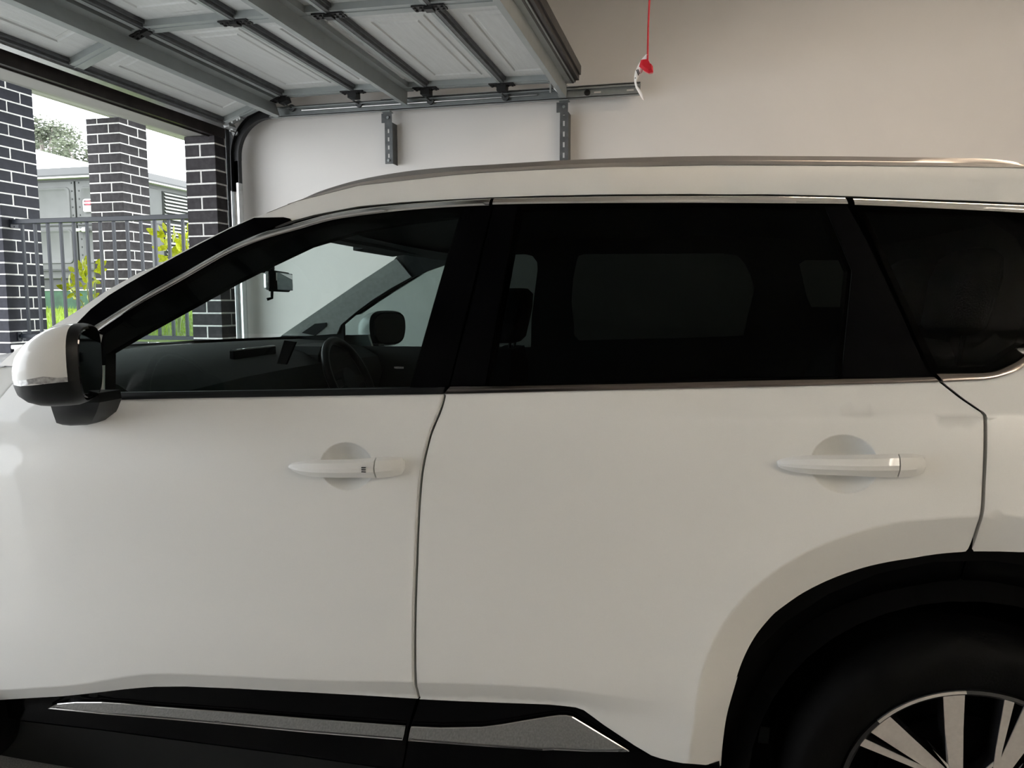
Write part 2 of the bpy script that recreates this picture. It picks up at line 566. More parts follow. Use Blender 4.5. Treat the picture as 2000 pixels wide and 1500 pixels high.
# ------------------------------------------------------------------ electricity kiosk
KX, KY, KX0, KY1, KT = -7.15, 8.30, -9.6, 10.9, 2.86
KZ = at_y(100, 545, 8.30).z
KO = ((KX + KX0) / 2, (KY + KY1) / 2, 1.0)
t = thing('electrical_kiosk', 'olive green metal kiosk cabinet with louvred side on the lawn', 'cabinet', KO)
def kb(mb, name, m, **k): return mb.build(name, m, t, off=KO, **k)
zb1 = at_y(100, 566, KY).z
kb(MB().box(KX0 + .02, KY + .02, 1.0, KX - .02, KY1 - .02, zb1, bev=.01), 'base', 'kiosk_base')
kb(MB().box(KX0 + .05, KY + .05, zb1, KX - .05, KY1 - .05, KZ), 'plinth', 'kiosk_roof')
kb(MB().box(KX0 + .01, KY + .01, zb1 - .012, KX - .01, KY1 - .01, zb1 + .004), 'base_edge', 'vent_slat')
kb(MB().box(KX0, KY, KZ, KX, KY1, KT, bev=.01), 'body', 'kiosk_green')
rf = MB()
rf.loft([[(KX0 - .10, KY - .10, KT + .0), (KX + .10, KY - .10, KT), (KX + .10, KY1 + .1, KT), (KX0 - .1, KY1 + .1, KT)],
         [(KX0 - .10, KY - .10, KT + .03), (KX + .10, KY - .10, KT + .03), (KX + .10, KY1 + .1, KT + .03), (KX0 - .1, KY1 + .1, KT + .03)],
         [(KX0 - .02, KY - .02, KT + .13), (KX + .02, KY - .02, KT + .13), (KX + .02, KY1 + .02, KT + .13), (KX0 - .02, KY1 + .02, KT + .13)],
         [(KX0 + .3, KY + .4, KT + .17), (KX - .3, KY + .4, KT + .17), (KX - .3, KY1 - .4, KT + .17), (KX0 + .3, KY1 - .4, KT + .17)]])
kb(rf, 'roof', 'kiosk_roof')
kb(MB().box(KX0 - .105, KY - .105, KT - .012, KX + .105, KY1 + .105, KT + .008), 'roof_edge_strip', 'vent_slat')
def pressed(x0, x1, z0, z1, bar):
    """door leaf on the front face with a raised frame and rounded pressing"""
    b = MB().box(x0, KY - .025, z0, x1, KY, z1, bev=.004)
    for (ax, az, bx, bz) in ((x0 + .06, z0 + .07, x1 - .06, bar - .05), (x0 + .06, bar + .05, x1 - .06, z1 - .07)):
        ring = []
        for k in range(24):
            a = 2 * PI * k / 24
            cxx = (bx - .06) if math.cos(a) > 0 else (ax + .06)
            czz = (bz - .06) if math.sin(a) > 0 else (az + .06)
            ring.append((cxx + .06 * math.cos(a), czz + .06 * math.sin(a)))
        def sec(sc, y):
            cx_, cz_ = (ax + bx) / 2, (az + bz) / 2
            return [(cx_ + (p[0] - cx_) * (1 - sc / abs(bx - ax)), y, cz_ + (p[1] - cz_) * (1 - sc / abs(bz - az))) for p in ring]
        b.loft([sec(0, KY - .02), sec(.015, KY - .036), sec(.05, KY - .036), sec(.08, KY - .027)], True, True)
    return b
xm = at_y(152, 420, KY).x
zbar = at_y(100, 441, KY).z
d1 = kb(pressed(xm - 1.0, xm - .012, KZ + .12, KT - .04, zbar), 'cabinet_door', 'kiosk_green', smooth=35)
d2 = kb(pressed(xm + .012, xm + 1.0, KZ + .12, KT - .04, zbar), 'cabinet_door', 'kiosk_green', smooth=35)
kb(MB().box(xm - .012, KY - .004, KZ + .1, xm + .012, KY - .001, KT - .04), 'door_gap', 'vent_dark')
for xa, xb, dd in ((xm - 1.0, xm - .02, d1), (xm + .02, xm + 1.0, d2)):
    kb(MB().box(xa, KY - .042, zbar - .01, xb, KY - .025, zbar + .01, bev=.003), 'rail', 'kiosk_roof')
    kb(MB().box(xa, KY - .042, KZ + .10, xb, KY - .025, KZ + .12, bev=.003), 'rail', 'kiosk_roof')
hb = MB().box(xm + .03, KY - .09, zbar - .09, xm + .10, KY - .03, zbar - .05, bev=.006)
hb.box(xm + .13, KY - .10, zbar - .10, xm + .19, KY - .03, zbar - .04, bev=.008)
hb.disc((xm + .115, KY - .06, zbar - .07), .022, 0, .1, 12)
o = kb(hb, 'door_handle', 'zinc_bright'); o['label'] = 'silver padlocked handle'
rv = MB()
for k in range(16):
    zz = KZ + .2 + k * .1
    if zz > KT - .06: continue
    for xx in (xm - .05, xm + .06):
        rv.disc((xx, KY - .027, zz), .010, 1, .012, 8)
o = kb(rv, 'rivets', 'kiosk_roof'); o['kind'] = 'stuff'
# warning sign on the front right leaf
sx0, sz0 = at_y(169, 415, KY).x, at_y(169, 415, KY).z
sz1 = at_y(169, 390, KY).z
sw = 0.155
sg = MB()
cor = []
for k in range(20):
    a = 2 * PI * k / 20 + PI / 20
    cor.append(((sx0 + sw - .03 if math.cos(a) > 0 else sx0 + .03) + .03 * math.cos(a), (sz1 - .03 if math.sin(a) > 0 else sz0 + .03) + .03 * math.sin(a)))
sg.prism(cor, 1, KY - .052, KY - .036)
sign = kb(sg, 'warning_sign', 'white_enamel')
s2 = MB(); s3 = MB(); s4 = MB()
cx_, cz_ = sx0 + sw / 2, sz1 - .048
s2.box(cx_ - .062, KY - .0535, cz_ - .032, cx_ + .062, KY - .052, cz_ + .032)
s2.build('sign_print', 'print_black', sign, off=KO)
s3.prism([(cx_ + .056 * math.cos(2 * PI * k / 24), cz_ + .027 * math.sin(2 * PI * k / 24)) for k in range(24)], 1, KY - .0555, KY - .0535)
s3.build('sign_oval', 'sign_red', sign, off=KO)
text_obj('sign_lettering', 'DANGER', .026, 'white_enamel', sign, Matrix.Translation((cx_ - KO[0], KY - .0565 - KO[1], cz_ - KO[2])) @ Matrix.Rotation(R(90), 4, 'X'))
# louvred side: three vertical blocks of slats
ly0, ly1 = at_x(320, 400, KX).y, at_x(320, 400, KX).y + 1.35
def zk(y_px): return at_x(335, y_px, KX).z
fr = MB().box(KX - .004, ly0 - .03, zk(530), KX + .008, ly1 + .03, zk(377))
kb(fr, 'louvre_backing', 'vent_dark')
for (pa, pb) in ((378, 432), (436, 468), (472, 502), (506, 530)):
    za, zb_ = zk(pb), zk(pa)
    n = max(3, int((zb_ - za) / 0.042))
    for k in range(n):
        z = za + (k + .5) * (zb_ - za) / n
        s = MB().loft([[(KX + .006, y, z + .016), (KX + .032, y, z - .006), (KX + .034, y, z - .012), (KX + .006, y, z + .008)] for y in (ly0, ly1)])
        kb(s, 'slat', 'vent_slat')
kb(MB().box(KX, KY + .08, KZ + .1, KX + .015, ly0 - .12, KT - .06, bev=.005), 'side_panel', 'kiosk_green')
kb(MB().box(KX, KY + .05, zk(441) - .008, KX + .02, ly0 - .03, zk(441) + .008), 'side_rail', 'kiosk_roof')

# ------------------------------------------------------------------ neighbour house with a pale hip roof
HO = (-22.0, 21.0, 1.3)
t = thing('neighbour_house', 'house behind the kiosk with a white metal roof', 'building', HO)
hx0, hx1, hy0, hy1 = -36.0, at_y(178, 331, 19.0).x, 19.0, 28.0
ez = at_y(178, 331, 19.0).z
rq = at_y(64, 291, 23.5)
rz_ = rq.z
MB().box(hx0 + .5, hy0 + .5, 1.2, hx1 - .5, hy1 - .5, ez).build('house_walls', 'house_wall', t, off=HO)
rp = MB()
mx_ = (hy0 + hy1) / 2
rp.add([(hx0, hy0, ez), (hx1, hy0, ez), (hx1, hy1, ez), (hx0, hy1, ez), (hx0 + 4.5, mx_, rz_), (rq.x, mx_, rz_),
        (hx0, hy0, ez - .18), (hx1, hy0, ez - .18), (hx1, hy1, ez - .18), (hx0, hy1, ez - .18)],
       [(0, 1, 5, 4), (1, 2, 5), (2, 3, 4, 5), (3, 0, 4), (0, 6, 7, 1), (1, 7, 8, 2), (2, 8, 9, 3), (3, 9, 6, 0), (6, 9, 8, 7)])
rp.build('house_roof', 'roof_white', t, off=HO)

# ------------------------------------------------------------------ trees
def tree(label, x, y, z0, h, r, n, seed, leaf=.16, sparse=1.0):
    rr = random.Random(seed)
    t = thing('tree', label, 'tree', (x, y, z0), group=None)
    tk = MB().tube([(0, 0, 0), (.1, .05, h * .3), (-.05, .1, h * .6), (.15, 0, h * .8)], [.28, .22, .15, .07], 7)
    cl = []
    for k in range(26):
        a = rr.random() * 2 * PI; zz = h * (.55 + .45 * rr.random()); d = r * (.25 + .75 * rr.random()) * math.sqrt(max(.05, 1 - ((zz / h - .72) / .42) ** 2))
        p = (math.cos(a) * d, math.sin(a) * d, zz)
        tk.tube([(0, 0, h * (.35 + .2 * rr.random())), (p[0] * .5, p[1] * .5, zz - .3 * h * .3), p], [.08, .05, .02], 5)
        cl.append(p)
    tk.build('trunk', 'bark', t)
    fo = MB()
    for k in range(n):
        c = rr.choice(cl)
        g3 = Vector((rr.gauss(0, 1), rr.gauss(0, 1), rr.gauss(0, .55))) * r * .16 * sparse
        p = Vector(c) + g3
        q = Matrix.Rotation(rr.random() * 6.3, 3, 'Z') @ Matrix.Rotation(rr.random() * 2.2, 3, 'X')
        s = leaf * (.6 + .8 * rr.random())
        fo.add([p + q @ Vector(v) * s for v in ((-.5, 0, 0), (0, -.25, 0), (.5, 0, .05), (0, .25, 0))], [(0, 1, 2, 3)])
    f = fo.build('foliage', 'leaf_grey', t, fix=False)
    f['kind'] = 'stuff'
    return t
p1 = at_y(92, 300, 38); p2 = at_y(158, 300, 36); p3 = at_y(20, 300, 42); p4 = at_y(260, 360, 46)
tree('tall feathery sparse tree beyond the white roof, left of the second pillar', p1.x, 38, 1.5, at_y(92, 246, 38).z - 1.5, 2.4, 5200, 5, leaf=.20, sparse=1.15)
tree('lower bushy tree beyond the white roof, touching the second pillar', p2.x, 36, 1.5, at_y(158, 281, 36).z - 1.5, 2.3, 9500, 9, leaf=.20)
tree('dense tree mostly hidden by the leftmost pillar', p3.x, 42, 1.5, at_y(20, 262, 42).z - 1.5, 3.0, 6000, 12, leaf=.20)

# ------------------------------------------------------------------ lime shrubs behind the balustrade
def shrub(label, base, leaves, stems):
    t = thing('shrub', label, 'plant', base)
    B = Vector(base)
    st = MB()
    for s in stems:
        st.tube([Vector(p) - B for p in s], [.009, .007, .005, .003][:len(s)] if len(s) <= 4 else .006, 6)
    st.build('stem', 'leaf_stem', t)
    rr = random.Random(len(leaves))
    lf = MB()
    # one pointed, folded leaf, base at origin, pointing along +X, length 1
    L = [(0, 0, 0), (.25, .17, .05), (.55, .21, .06), (.85, .11, .0), (1, 0, -.05), (.85, -.11, .0), (.55, -.21, .06), (.25, -.17, .05), (.28, 0, 0.0), (.6, 0, 0.0), (.86, 0, -.02)]
    lf.add(L, [(0, 8, 1), (8, 9, 2, 1), (9, 10, 3, 2), (10, 4, 3), (0, 7, 8), (8, 7, 6, 9), (9, 6, 5, 10), (10, 5, 4)])
    me = lf.mesh('leaf', smooth=60)
    me.materials.append(MATS['leaf_lime'])
    more = []
    for (p, ang, ln, yw) in leaves:
        more.append((p, ang, ln * 1.2, yw))
        more.append((tuple(Vector(p) + Vector((rr.uniform(-.035, .035), rr.uniform(-.05, .05), rr.uniform(-.035, .035)))), ang + rr.uniform(-60, 60), ln * rr.uniform(.8, 1.2), rr.uniform(-40, 40)))
        more.append((tuple(Vector(p) + Vector((rr.uniform(-.04, .04), rr.uniform(-.05, .05), rr.uniform(-.04, .04)))), ang + rr.uniform(-90, 90), ln * rr.uniform(.7, 1.1), rr.uniform(-40, 40)))
    for (p, ang, ln, yw) in more:
        o = link(bpy.data.objects.new('leaf', me), t)
        o.location = Vector(p) - B
        o.rotation_euler = (R(rr.uniform(60, 120)), R(-ang), R(yw))
        o.scale = (ln, ln, ln)
SY = 5.35
def P5(x, y, d=0.0): return tuple(at_y(x, y, SY + d))
lv = [((x, y), a, l) for (x, y, a, l) in (
    (168, 545, 140, .085), (170, 552, 120, .10), (168, 540, 60, .085), (163, 560, 150, .11), (160, 530, 115, .09), (166, 528, 70, .08),
    (140, 565, 165, .10), (138, 560, 100, .09), (142, 568, -30, .07), (150, 562, 200, .08),
    (172, 575, -50, .08), (165, 590, -120, .07), (178, 560, 20, .09), (182, 530, 10, .09), (186, 515, 30, .07), (176, 520, 120, .07),
    (162, 600, -70, .06), (175, 598, -20, .06), (182, 582, 30, .07), (158, 575, 210, .07), (186, 548, -15, .07), (170, 610, 200, .05), (180, 608, -10, .05),
    (184, 622, 30, .05), (176, 630, 150, .05))]
shrub('lime leaved shrub behind the left half of the balustrade', P5(180, 655),
      [(P5(p[0], p[1], random.uniform(-.05, .05)), a, l, random.uniform(-50, 50)) for p, a, l in lv],
      [[P5(180, 655), P5(176, 600), P5(170, 560), P5(166, 528)], [P5(180, 655), P5(184, 600), P5(186, 550), P5(184, 514)], [P5(180, 640), P5(160, 590), P5(140, 566)]])
lv = [(330, 470, 150, .10), (325, 462, 165, .11), (322, 458, 130, .08), (330, 480, 200, .09), (334, 490, 20, .10), (338, 476, 60, .09), (328, 500, 210, .08),
      (336, 505, 30, .11), (332, 512, 150, .10), (345, 498, 80, .08), (352, 506, 20, .08), (348, 515, 170, .08), (365, 470, 100, .10), (368, 455, 80, .09),
      (360, 485, 130, .09), (366, 490, 40, .08), (362, 500, 90, .09), (370, 505, 120, .08), (358, 470, 60, .07), (356, 515, -20, .08), (338, 528, 160, .08), (350, 530, 40, .08), (364, 520, 20, .08)]
shrub('lime leaved shrub behind the balustrade, beside the brick pier', P5(350, 650),
      [(P5(x, y, random.uniform(-.06, .06)), a, l, random.uniform(-50, 50)) for x, y, a, l in lv],
      [[P5(350, 650), P5(345, 580), P5(336, 510), P5(328, 465)], [P5(350, 650), P5(358, 560), P5(364, 500), P5(368, 455)]])

# ------------------------------------------------------------------ sectional garage door, rolled up overhead
DY0, DY1 = -0.50, 4.575
STILES = [4.575, 3.30, 2.03, 0.76, -0.50]
JX = [(-3.055, 2.452), (-2.630, 2.600), (-2.145, 2.600), (-1.668, 2.590), (-1.192, 2.582), (-0.760, 2.575)]
DO = (-1.9, 2.04, 2.6)
door = thing('garage_door', 'grey steel sectional garage door rolled up under the ceiling', 'garage door', DO)
nSec = 5
for s in range(nSec):
    (xa, za), (xb, zb) = JX[s], JX[s + 1]
    L = math.hypot(xb - xa, zb - za)
    ex = Vector(((xb - xa) / L, 0, (zb - za) / L))
    en = Vector((ex.z, 0, -ex.x))            # towards the room / downwards
    def W(a, y, n):
        p = Vector((xa, 0, za)) + ex * a + en * n
        return (p.x - DO[0], y - DO[1], p.z - DO[2])
    def box(mb, a0, a1, y0, y1, n0, n1):
        vs = [W(a, y, n) for a in (a0, a1) for y in (y0, y1) for n in (n0, n1)]
        mb.add(vs, [(0, 1, 3, 2), (4, 6, 7, 5), (0, 4, 5, 1), (2, 3, 7, 6), (0, 2, 6, 4), (1, 5, 7, 3)])
    # skin and rolled long edges
    sk = MB()
    box(sk, 0.004, L - 0.004, DY0, DY1, -0.045, -0.040)
    sec = sk.build('door_section', 'door_sheet', door)
    # inner leaves: four pressed panels each
    for b in range(4):
        y1, y0 = STILES[b] - .03, STILES[b + 1] + .03
        pb = MB()
        rings = [(-.045, -.0378), (0.0, -.036), (.050, -.036), (.056, -.030), (.078, -.030), (.084, -.036), (.100, -.036), (.108, -.031)]
        base = []
        for (ins, n) in rings:
            a0, a1 = max(.014, .035 + ins), min(L - .014, L - .035 - ins)
            ya, yb = y0 + .06 + ins * 1.3, y1 - .06 - ins * 1.3
            base.append([W(a0, ya, n), W(a1, ya, n), W(a1, yb, n), W(a0, yb, n)])
        pb.loft(base, True, True)
        box(pb, .02, L - .02, y0, y0 + .062, -.0385, -.036)
        box(pb, .02, L - .02, y1 - .062, y1, -.0385, -.036)
        box(pb, .015, .036, y0, y1, -.0385, -.036); box(pb, L - .036, L - .015, y0, y1, -.0385, -.036)
        pb.build('pressed_panel', 'door_sheet', sec)
    # stiles
    for k, yS in enumerate(STILES):
        w = .045
        ya, yb = (yS - .075, yS) if k == 0 else ((yS, yS + .075) if k == 4 else (yS - w, yS + w))
        sb = MB()
        box(sb, .012, L - .012, ya, yb, -.036, -.006)
        box(sb, .012, L - .012, (ya + yb) / 2 - .012, (ya + yb) / 2 - .006, -.006, -.002)
        sb.build('stile', 'door_frame', sec)
    # rolled edges along both long sides
    for side in (0, 1):
        eb = MB()
        a0 = 0.002 if side == 0 else L - .020
        box(eb, a0, a0 + .018, DY0, DY1, -.045, -.004)
        box(eb, a0 + (.018 if side == 0 else -.012), a0 + (.030 if side == 0 else 0.0), DY0, DY1, -.036, -.018)
        m = 'zinc_bright' if (s == 0 and side == 0) else ('zinc' if side else 'zinc_dark')
        eb.build('edge_rail', 'door_frame' if side else 'zinc_dark', sec)
        ed = MB()
        a1 = a0 + (.0 if side == 0 else .018)
        if s > 0 or side == 1:
            box(ed, a1 - .002, a1 + .002, DY0, DY1, -.06, -.006)
            ed.build('joint_seal', 'joint_dark', sec)
    if s == 0:
        br = MB()
        box(br, -.028, .004, DY0, DY1, -.05, .004)
        br.build('bottom_rail', 'zinc_bright', sec)
        sl = MB()
        box(sl, -.045, -.028, DY0, DY1, -.045, -.012)
        sl.build('bottom_seal', 'rubber', sec)
    if s == nSec - 1:
        tp = MB()
        box(tp, L - .01, L + .020, DY0, DY1, -.075, -.015)
        box(tp, L + .020, L + .030, DY0, DY1, -.095, -.045)
        box(tp, L - .02, L - .01, DY0, DY1, -.05, .0)
        tp.build('top_lip', 'lintel_brown', sec)
    # reinforcing struts
    if s in (0, 2, 4):
        a = {0: L - .085, 2: L - .14, 4: L - .055}[s]
        st = MB()
        dpt = .075
        box(st, a - .004, a, DY0 - .01, DY1 + .015, -.036, dpt)
        box(st, a - .030, a - .002, DY0 - .01, DY1 + .015, dpt - .004, dpt)
        box(st, a, a + .04, DY0 - .01, DY1 + .015, -.010, -.004)
        box(st, a + .038, a + .042, DY0 - .01, DY1 + .015, -.036, -.004)
        st.build('strut', 'door_frame', sec)
    # hinges with two bolts each leaf
    if s < nSec - 1:
        for k, yS in enumerate(STILES):
            hb = MB()
            yc = yS - .04 if k == 0 else (yS + .04 if k == 4 else yS)
            hw = .03
            box(hb, L - .075, L - .01, yc - hw, yc + hw, -.005, .001)
            box(hb, L + .01, L + .075, yc - hw, yc + hw, -.005, .001)
            box(hb, L - .02, L + .02, yc - hw * .7, yc + hw * .7, -.01, .012)
            for aa in (L - .062, L - .035, L + .035, L + .062):
                for yy in (yc - .014, yc + .014):
                    box(hb, aa - .005, aa + .005, yy - .005, yy + .005, .001, .007)
            hg = hb.build('hinge', 'black_steel', sec)
            if k == 0:
                rb = MB()
                box(rb, L - .028, L + .028, DY1 - .06, DY1 + .004, .0, .034)
                rb.build('roller_bracket', 'black_steel', sec)
                rw = MB()
                c = W(L, DY1 + .045, .048)
                rw.disc(c, .022, 1, .016, 16)
                rw.disc((c[0], c[1] - .04, c[2]), .005, 1, .1, 8)
                rw.build('roller', 'zinc_dark', sec)
    if s == 0:
        fx = MB()
        box(fx, .0, .13, DY1 - .055, DY1 - .005, -.006, .004)
        box(fx, .0, .04, DY1 - .055, DY1 + .02, .004, .022)
        for aa in (.02, .06, .10, .12):
            box(fx, aa - .006, aa + .006, DY1 - .045, DY1 - .033, .004, .012)
        c = W(.01, DY1 + .045, .035)
        fx.disc(c, .022, 1, .016, 16)
        fx.tube([(c[0], c[1] - .06, c[2]), (c[0], c[1], c[2])], .006, 6)
        o = fx.build('bottom_fixture', 'zinc_bright', sec)
    if s == nSec - 1:
        fx = MB()
        box(fx, L - .15, L - .03, DY1 - .05, DY1 - .01, -.005, .002)
        box(fx, L - .15, L - .14, DY1 - .02, DY1 + .01, .0, .05)
        fx.tube([W(L - .145, DY1, .005), W(L - .09, DY1 + .01, .055)], .005, 6)
        fx.tube([W(L - .05, DY1, .005), W(L - .09, DY1 + .01, .055)], .005, 6)
        c = W(L - .09, DY1 + .045, .048)
        fx.disc(c, .022, 1, .016, 16)
        fx.tube([(c[0], c[1] - .05, c[2]), (c[0], c[1], c[2])], .006, 6)
        fx.build('top_roller_fixture', 'zinc_bright', sec)

# track set on the far wall
TO = (-1.9, 4.66, 2.5)
tr = thing('door_track', 'galvanised garage door track along the far wall', 'door track', TO)
def tk(mb, name, m, **k): return mb.build(name, m, tr, off=TO, **k)
TY0, TY1, TZ = 4.600, 4.640, 2.533
def cprofile(T, N):
    """C shaped track cross-section: T = flange direction (vector up), returns offsets (y, n)"""
    return [(TY0, -N), (TY0 + .004, -N), (TY0 + .004, -N + .012), (TY1, -N + .012) if False else (TY1, -N)]
hz = MB()
for (y0, z0, y1, z1) in ((TY1 - .003, TZ - .032, TY1, TZ + .030), (TY0, TZ - .034, TY1, TZ - .030), (TY0 + .008, TZ + .026, TY1, TZ + .030),
                         (TY0, TZ - .034, TY0 + .003, TZ - .026), (TY0 + .008, TZ + .016, TY0 + .011, TZ + .030)):
    hz.box(-2.77, y0, z0, -0.392, y1, z1)
hz.box(-2.0, TY0 + .022, TZ + .036, -.392, TY1, TZ + .040)
tk(hz, 'horizontal_rail', 'zinc')
bright = MB().tube([(-2.55, TY1 - .010, TZ + .006), (-1.0, TY1 - .010, TZ + .006)], .006, 8)
tk(bright, 'track_groove', 'zinc_bright')
sl_ = MB()
for xs in (-.66, -.47):
    tk(MB().box(xs, TY1 - .0045, TZ - .004, xs + .04, TY1 - .003, TZ + .003), 'bolt_slot', 'wall_paint')

tk(MB().disc((-.70, TY1 - .006, TZ), .018, 1, .008, 16), 'bolt', 'black_steel')
# curved part and the upright
cr_ = []
RC = .27
cxc, czc = -2.77, TZ - RC
path = [(-2.77 - RC * math.sin(a), czc + RC * math.cos(a)) for a in [PI / 2 * k / 14 for k in range(15)]]
path += [(path[-1][0], path[-1][1] - .22)]
def strip(mb, path, ya, yb, na, nb):
    secs = []
    for i, p in enumerate(path):
        a = path[max(0, i - 1)]; b = path[min(len(path) - 1, i + 1)]
        t = Vector((b[0] - a[0], b[1] - a[1])).normalized()
        n = Vector((t.y, -t.x))           # outward normal (towards up-left of the curve)
        if n.x > 0 and abs(n.x) > .1 or n.y < -0.1: n = -n
        secs.append([(p[0] + n.x * na, ya, p[1] + n.y * na), (p[0] + n.x * nb, ya, p[1] + n.y * nb),
                     (p[0] + n.x * nb, yb, p[1] + n.y * nb), (p[0] + n.x * na, yb, p[1] + n.y * na)])
    mb.loft(secs)
cb = MB()
strip(cb, path, TY1 - .003, TY1, -.034, .030)
strip(cb, path, TY0, TY1, -.034, -.030)
strip(cb, path, TY0 + .006, TY1, .026, .030)
tk(cb, 'curved_rail', 'black_steel', smooth=40)
up = path[-1]
vt = MB()
X0 = up[0]
vt.box(X0 - .030, TY1 - .003, .02, X0 + .034, TY1, up[1] + .2)
vt.box(X0 + .020, TY0 - .010, .02, X0 + .034, TY1, up[1] + .05)
vt.box(X0 - .030, TY0, .02, X0 - .026, TY1, up[1])
tk(vt, 'upright_rail', 'zinc_bright')
fl = MB()
fl.box(X0 - .060, TY1 + .002, .1, X0 - .034, TY1 + .006, up[1] + .42)
fl.box(X0 - .064, TY0 + .01, 1.5, X0 - .060, TY1 + .006, up[1] + .42)
tk(fl, 'jamb_angle', 'zinc_dark')
def bracket(xc, zt, zb_, flip):
    """slotted steel angle hanging from the rail: a broad tab, then two side bars joined by rungs"""
    e = bpy.data.objects.new('wall_bracket', None); e.empty_display_size = .05
    link(e, tr)
    y0, y1 = TY1 + .030, TY1 + .035
    xl, xr = xc - .024, xc + .024
    b = MB()
    b.box(xl, y0, zb_, xc - .006, y1, zt - .06)
    b.box(xc + .006, y0, zb_, xr, y1, zt - .06)
    L = zt - .06 - zb_
    for k in range(5):
        z0 = zb_ + k * L / 5 + (0 if k == 0 else .012); z1 = zb_ + (k + .5) * L / 5 + .012
        b.box(xc - .006, y0, z0, xc + .006, y1, z1)
    b.box(xc - .006, y0, zt - .075, xc + .006, y1, zt - .06)
    b.box(xc - .045, y0, zt - .06, xr, y1, zt - .002)
    b.box(xr, y0, zb_, xr + .004, WY - .001, zt - .06)
    b.build('slotted_angle', 'zinc_dark', e, off=TO)
    b = MB().box(xl, TY0 + .01, zt - .006, xr + .012, y0, zt - .001)
    b.build('rail_clip', 'zinc', e, off=TO)
    for z in (zb_ + .02, zt - .03):
        MB().disc((xc, y0 - .004, z), .009, 1, .008, 8).build('bolt', 'zinc', e, off=TO)
bracket(-1.972, TZ - .034, 2.185, 0)
bracket(-0.845, TZ - .034, 2.13, 0)

# opener rail on the ceiling and the red manual release
oz = 2.93
op = thing('opener_rail', 'garage door opener rail fixed under the ceiling', 'rail', (0, 2.04, CZ))
MB().box(-3.1, -.03, oz - CZ, 1.2, .03, oz - CZ + .04).build('rail', 'zinc', op)
for xx in (-2.8, -.2, 1.0):
    MB().box(xx - .015, -.02, oz - CZ + .04, xx + .015, .02, 0).build('hanger', 'zinc_dark', op)
MB().box(-.25, -.045, oz - CZ - .05, -.10, .045, oz - CZ).build('trolley', 'black_steel', op)
MB().box(1.0, -.14, oz - CZ - .12, 1.35, .14, 0, bev=.02).build('motor_head', 'lamp_body', op)
MB().tube([(-.24, 0, oz - CZ - .03), (-.5, 0, oz - CZ - .12), (-.775, 0, 2.68 - CZ)], .012, 6).build('door_arm', 'zinc', op)

pz = at_y(1265, 106, 2.02)
RO = tuple(pz)
rc = thing('release_cord', 'red emergency release cord with red handle and paper tag', 'cord', RO)
ct = at_y(1268.5, 0, 2.02)
top = Vector((ct.x + .002, 2.035, oz - .052))
MB().tube([top - pz, Vector(ct) - pz, (ct - pz) * .5 + Vector((-.001, 0, 0)), Vector((0, 0, -.03))], .0024, 8).build('cord', 'rope_red', rc)
def Q(x, y, d=0): return Vector(at_y(x, y, 2.02 + d)) - pz
hd = MB()
prof1 = [(1252, 117), (1264, 116), (1268, 120), (1271, 127), (1275, 129), (1276, 141), (1267, 143), (1258, 138), (1248, 130)]
front = [Q(x, y, -.012) for x, y in prof1]; back = [Q(x, y, .014) for x, y in prof1]
mid1 = [Q(x, y, -.006) for x, y in prof1]
cen = sum(front, Vector()) / len(front)
hd.loft([[cen + (p - cen) * .72 + Vector((0, -.004, .004)) for p in front], front, back, [cen + (p - cen) * .8 + Vector((0, .024, 0)) for p in back]])
hd.build('pull_handle', 'plastic_red', rc)
tg = MB()
lft = [(1262, 106), (1254, 115), (1246, 128), (1241, 140), (1239, 150), (1239.5, 162), (1242, 171), (1247, 180), (1252, 189), (1257, 196)]
rgt = [(1264, 106), (1268, 118), (1262, 128), (1254, 142), (1247, 150), (1243.5, 160), (1245, 168), (1251, 175), (1257, 184), (1259, 194)]
dep = [0, .012, .016, .012, .004, -.004, -.008, -.006, 0, .004]
tg.loft([[Q(a[0], a[1], d + .002), Q(b[0], b[1], d - .010 * (1 if i > 1 else .3))] for i, (a, b, d) in enumerate(zip(lft, rgt, dep))], closed=False)
me = tg.build('tag', 'tag_paper', rc, smooth=60, fix=False)
sm = me.modifiers.new('thick', 'SOLIDIFY'); sm.thickness = .0008
pr = MB()
for (x0, y0, x1, y1) in ((1243.5, 137, 1247.5, 148), (1246, 136, 1249, 145), (1240.8, 152, 1242.5, 158)):
    a, b = Q(x0, y0, -.0), Q(x1, y1, -.0)
    d = Vector((.0012, 0, .0003)); nn = Vector((0, -.0035, 0))
    pr.add([a - d + nn, a + d + nn, b + d + nn, b - d + nn], [(0, 1, 2, 3)])
pr.build('tag_print', 'print_black', rc, fix=False)

# ceiling lamp (above the frame) – a linen white batten with two tubes
t = thing('ceiling_lamp', 'white ceiling batten lamp above the car', 'lamp', (1.05, 2.65, CZ))
MB().box(-.65, -.09, -.035, .65, .09, 0, bev=.008).build('lamp_body', 'lamp_body', t)
MB().tube([(-.6, -.04, -.05), (.6, -.04, -.05)], .013, 10).build('tube', 'lamp_tube', t)
MB().tube([(-.6, .04, -.05), (.6, .04, -.05)], .013, 10).build('tube', 'lamp_tube', t)
t = thing('fill_lamp', 'white wall batten lamp high on the near wall', 'lamp', (2.62, NY, 2.87))  # invented fitting, out of view, for the fill light on the car side
MB().box(-.65, 0, -.06, .65, .07, .06, bev=.008).build('lamp_body', 'lamp_body', t)
MB().tube([(-.6, .085, -.02), (.6, .085, -.02)], .013, 10).build('tube', 'lamp_tube', t)

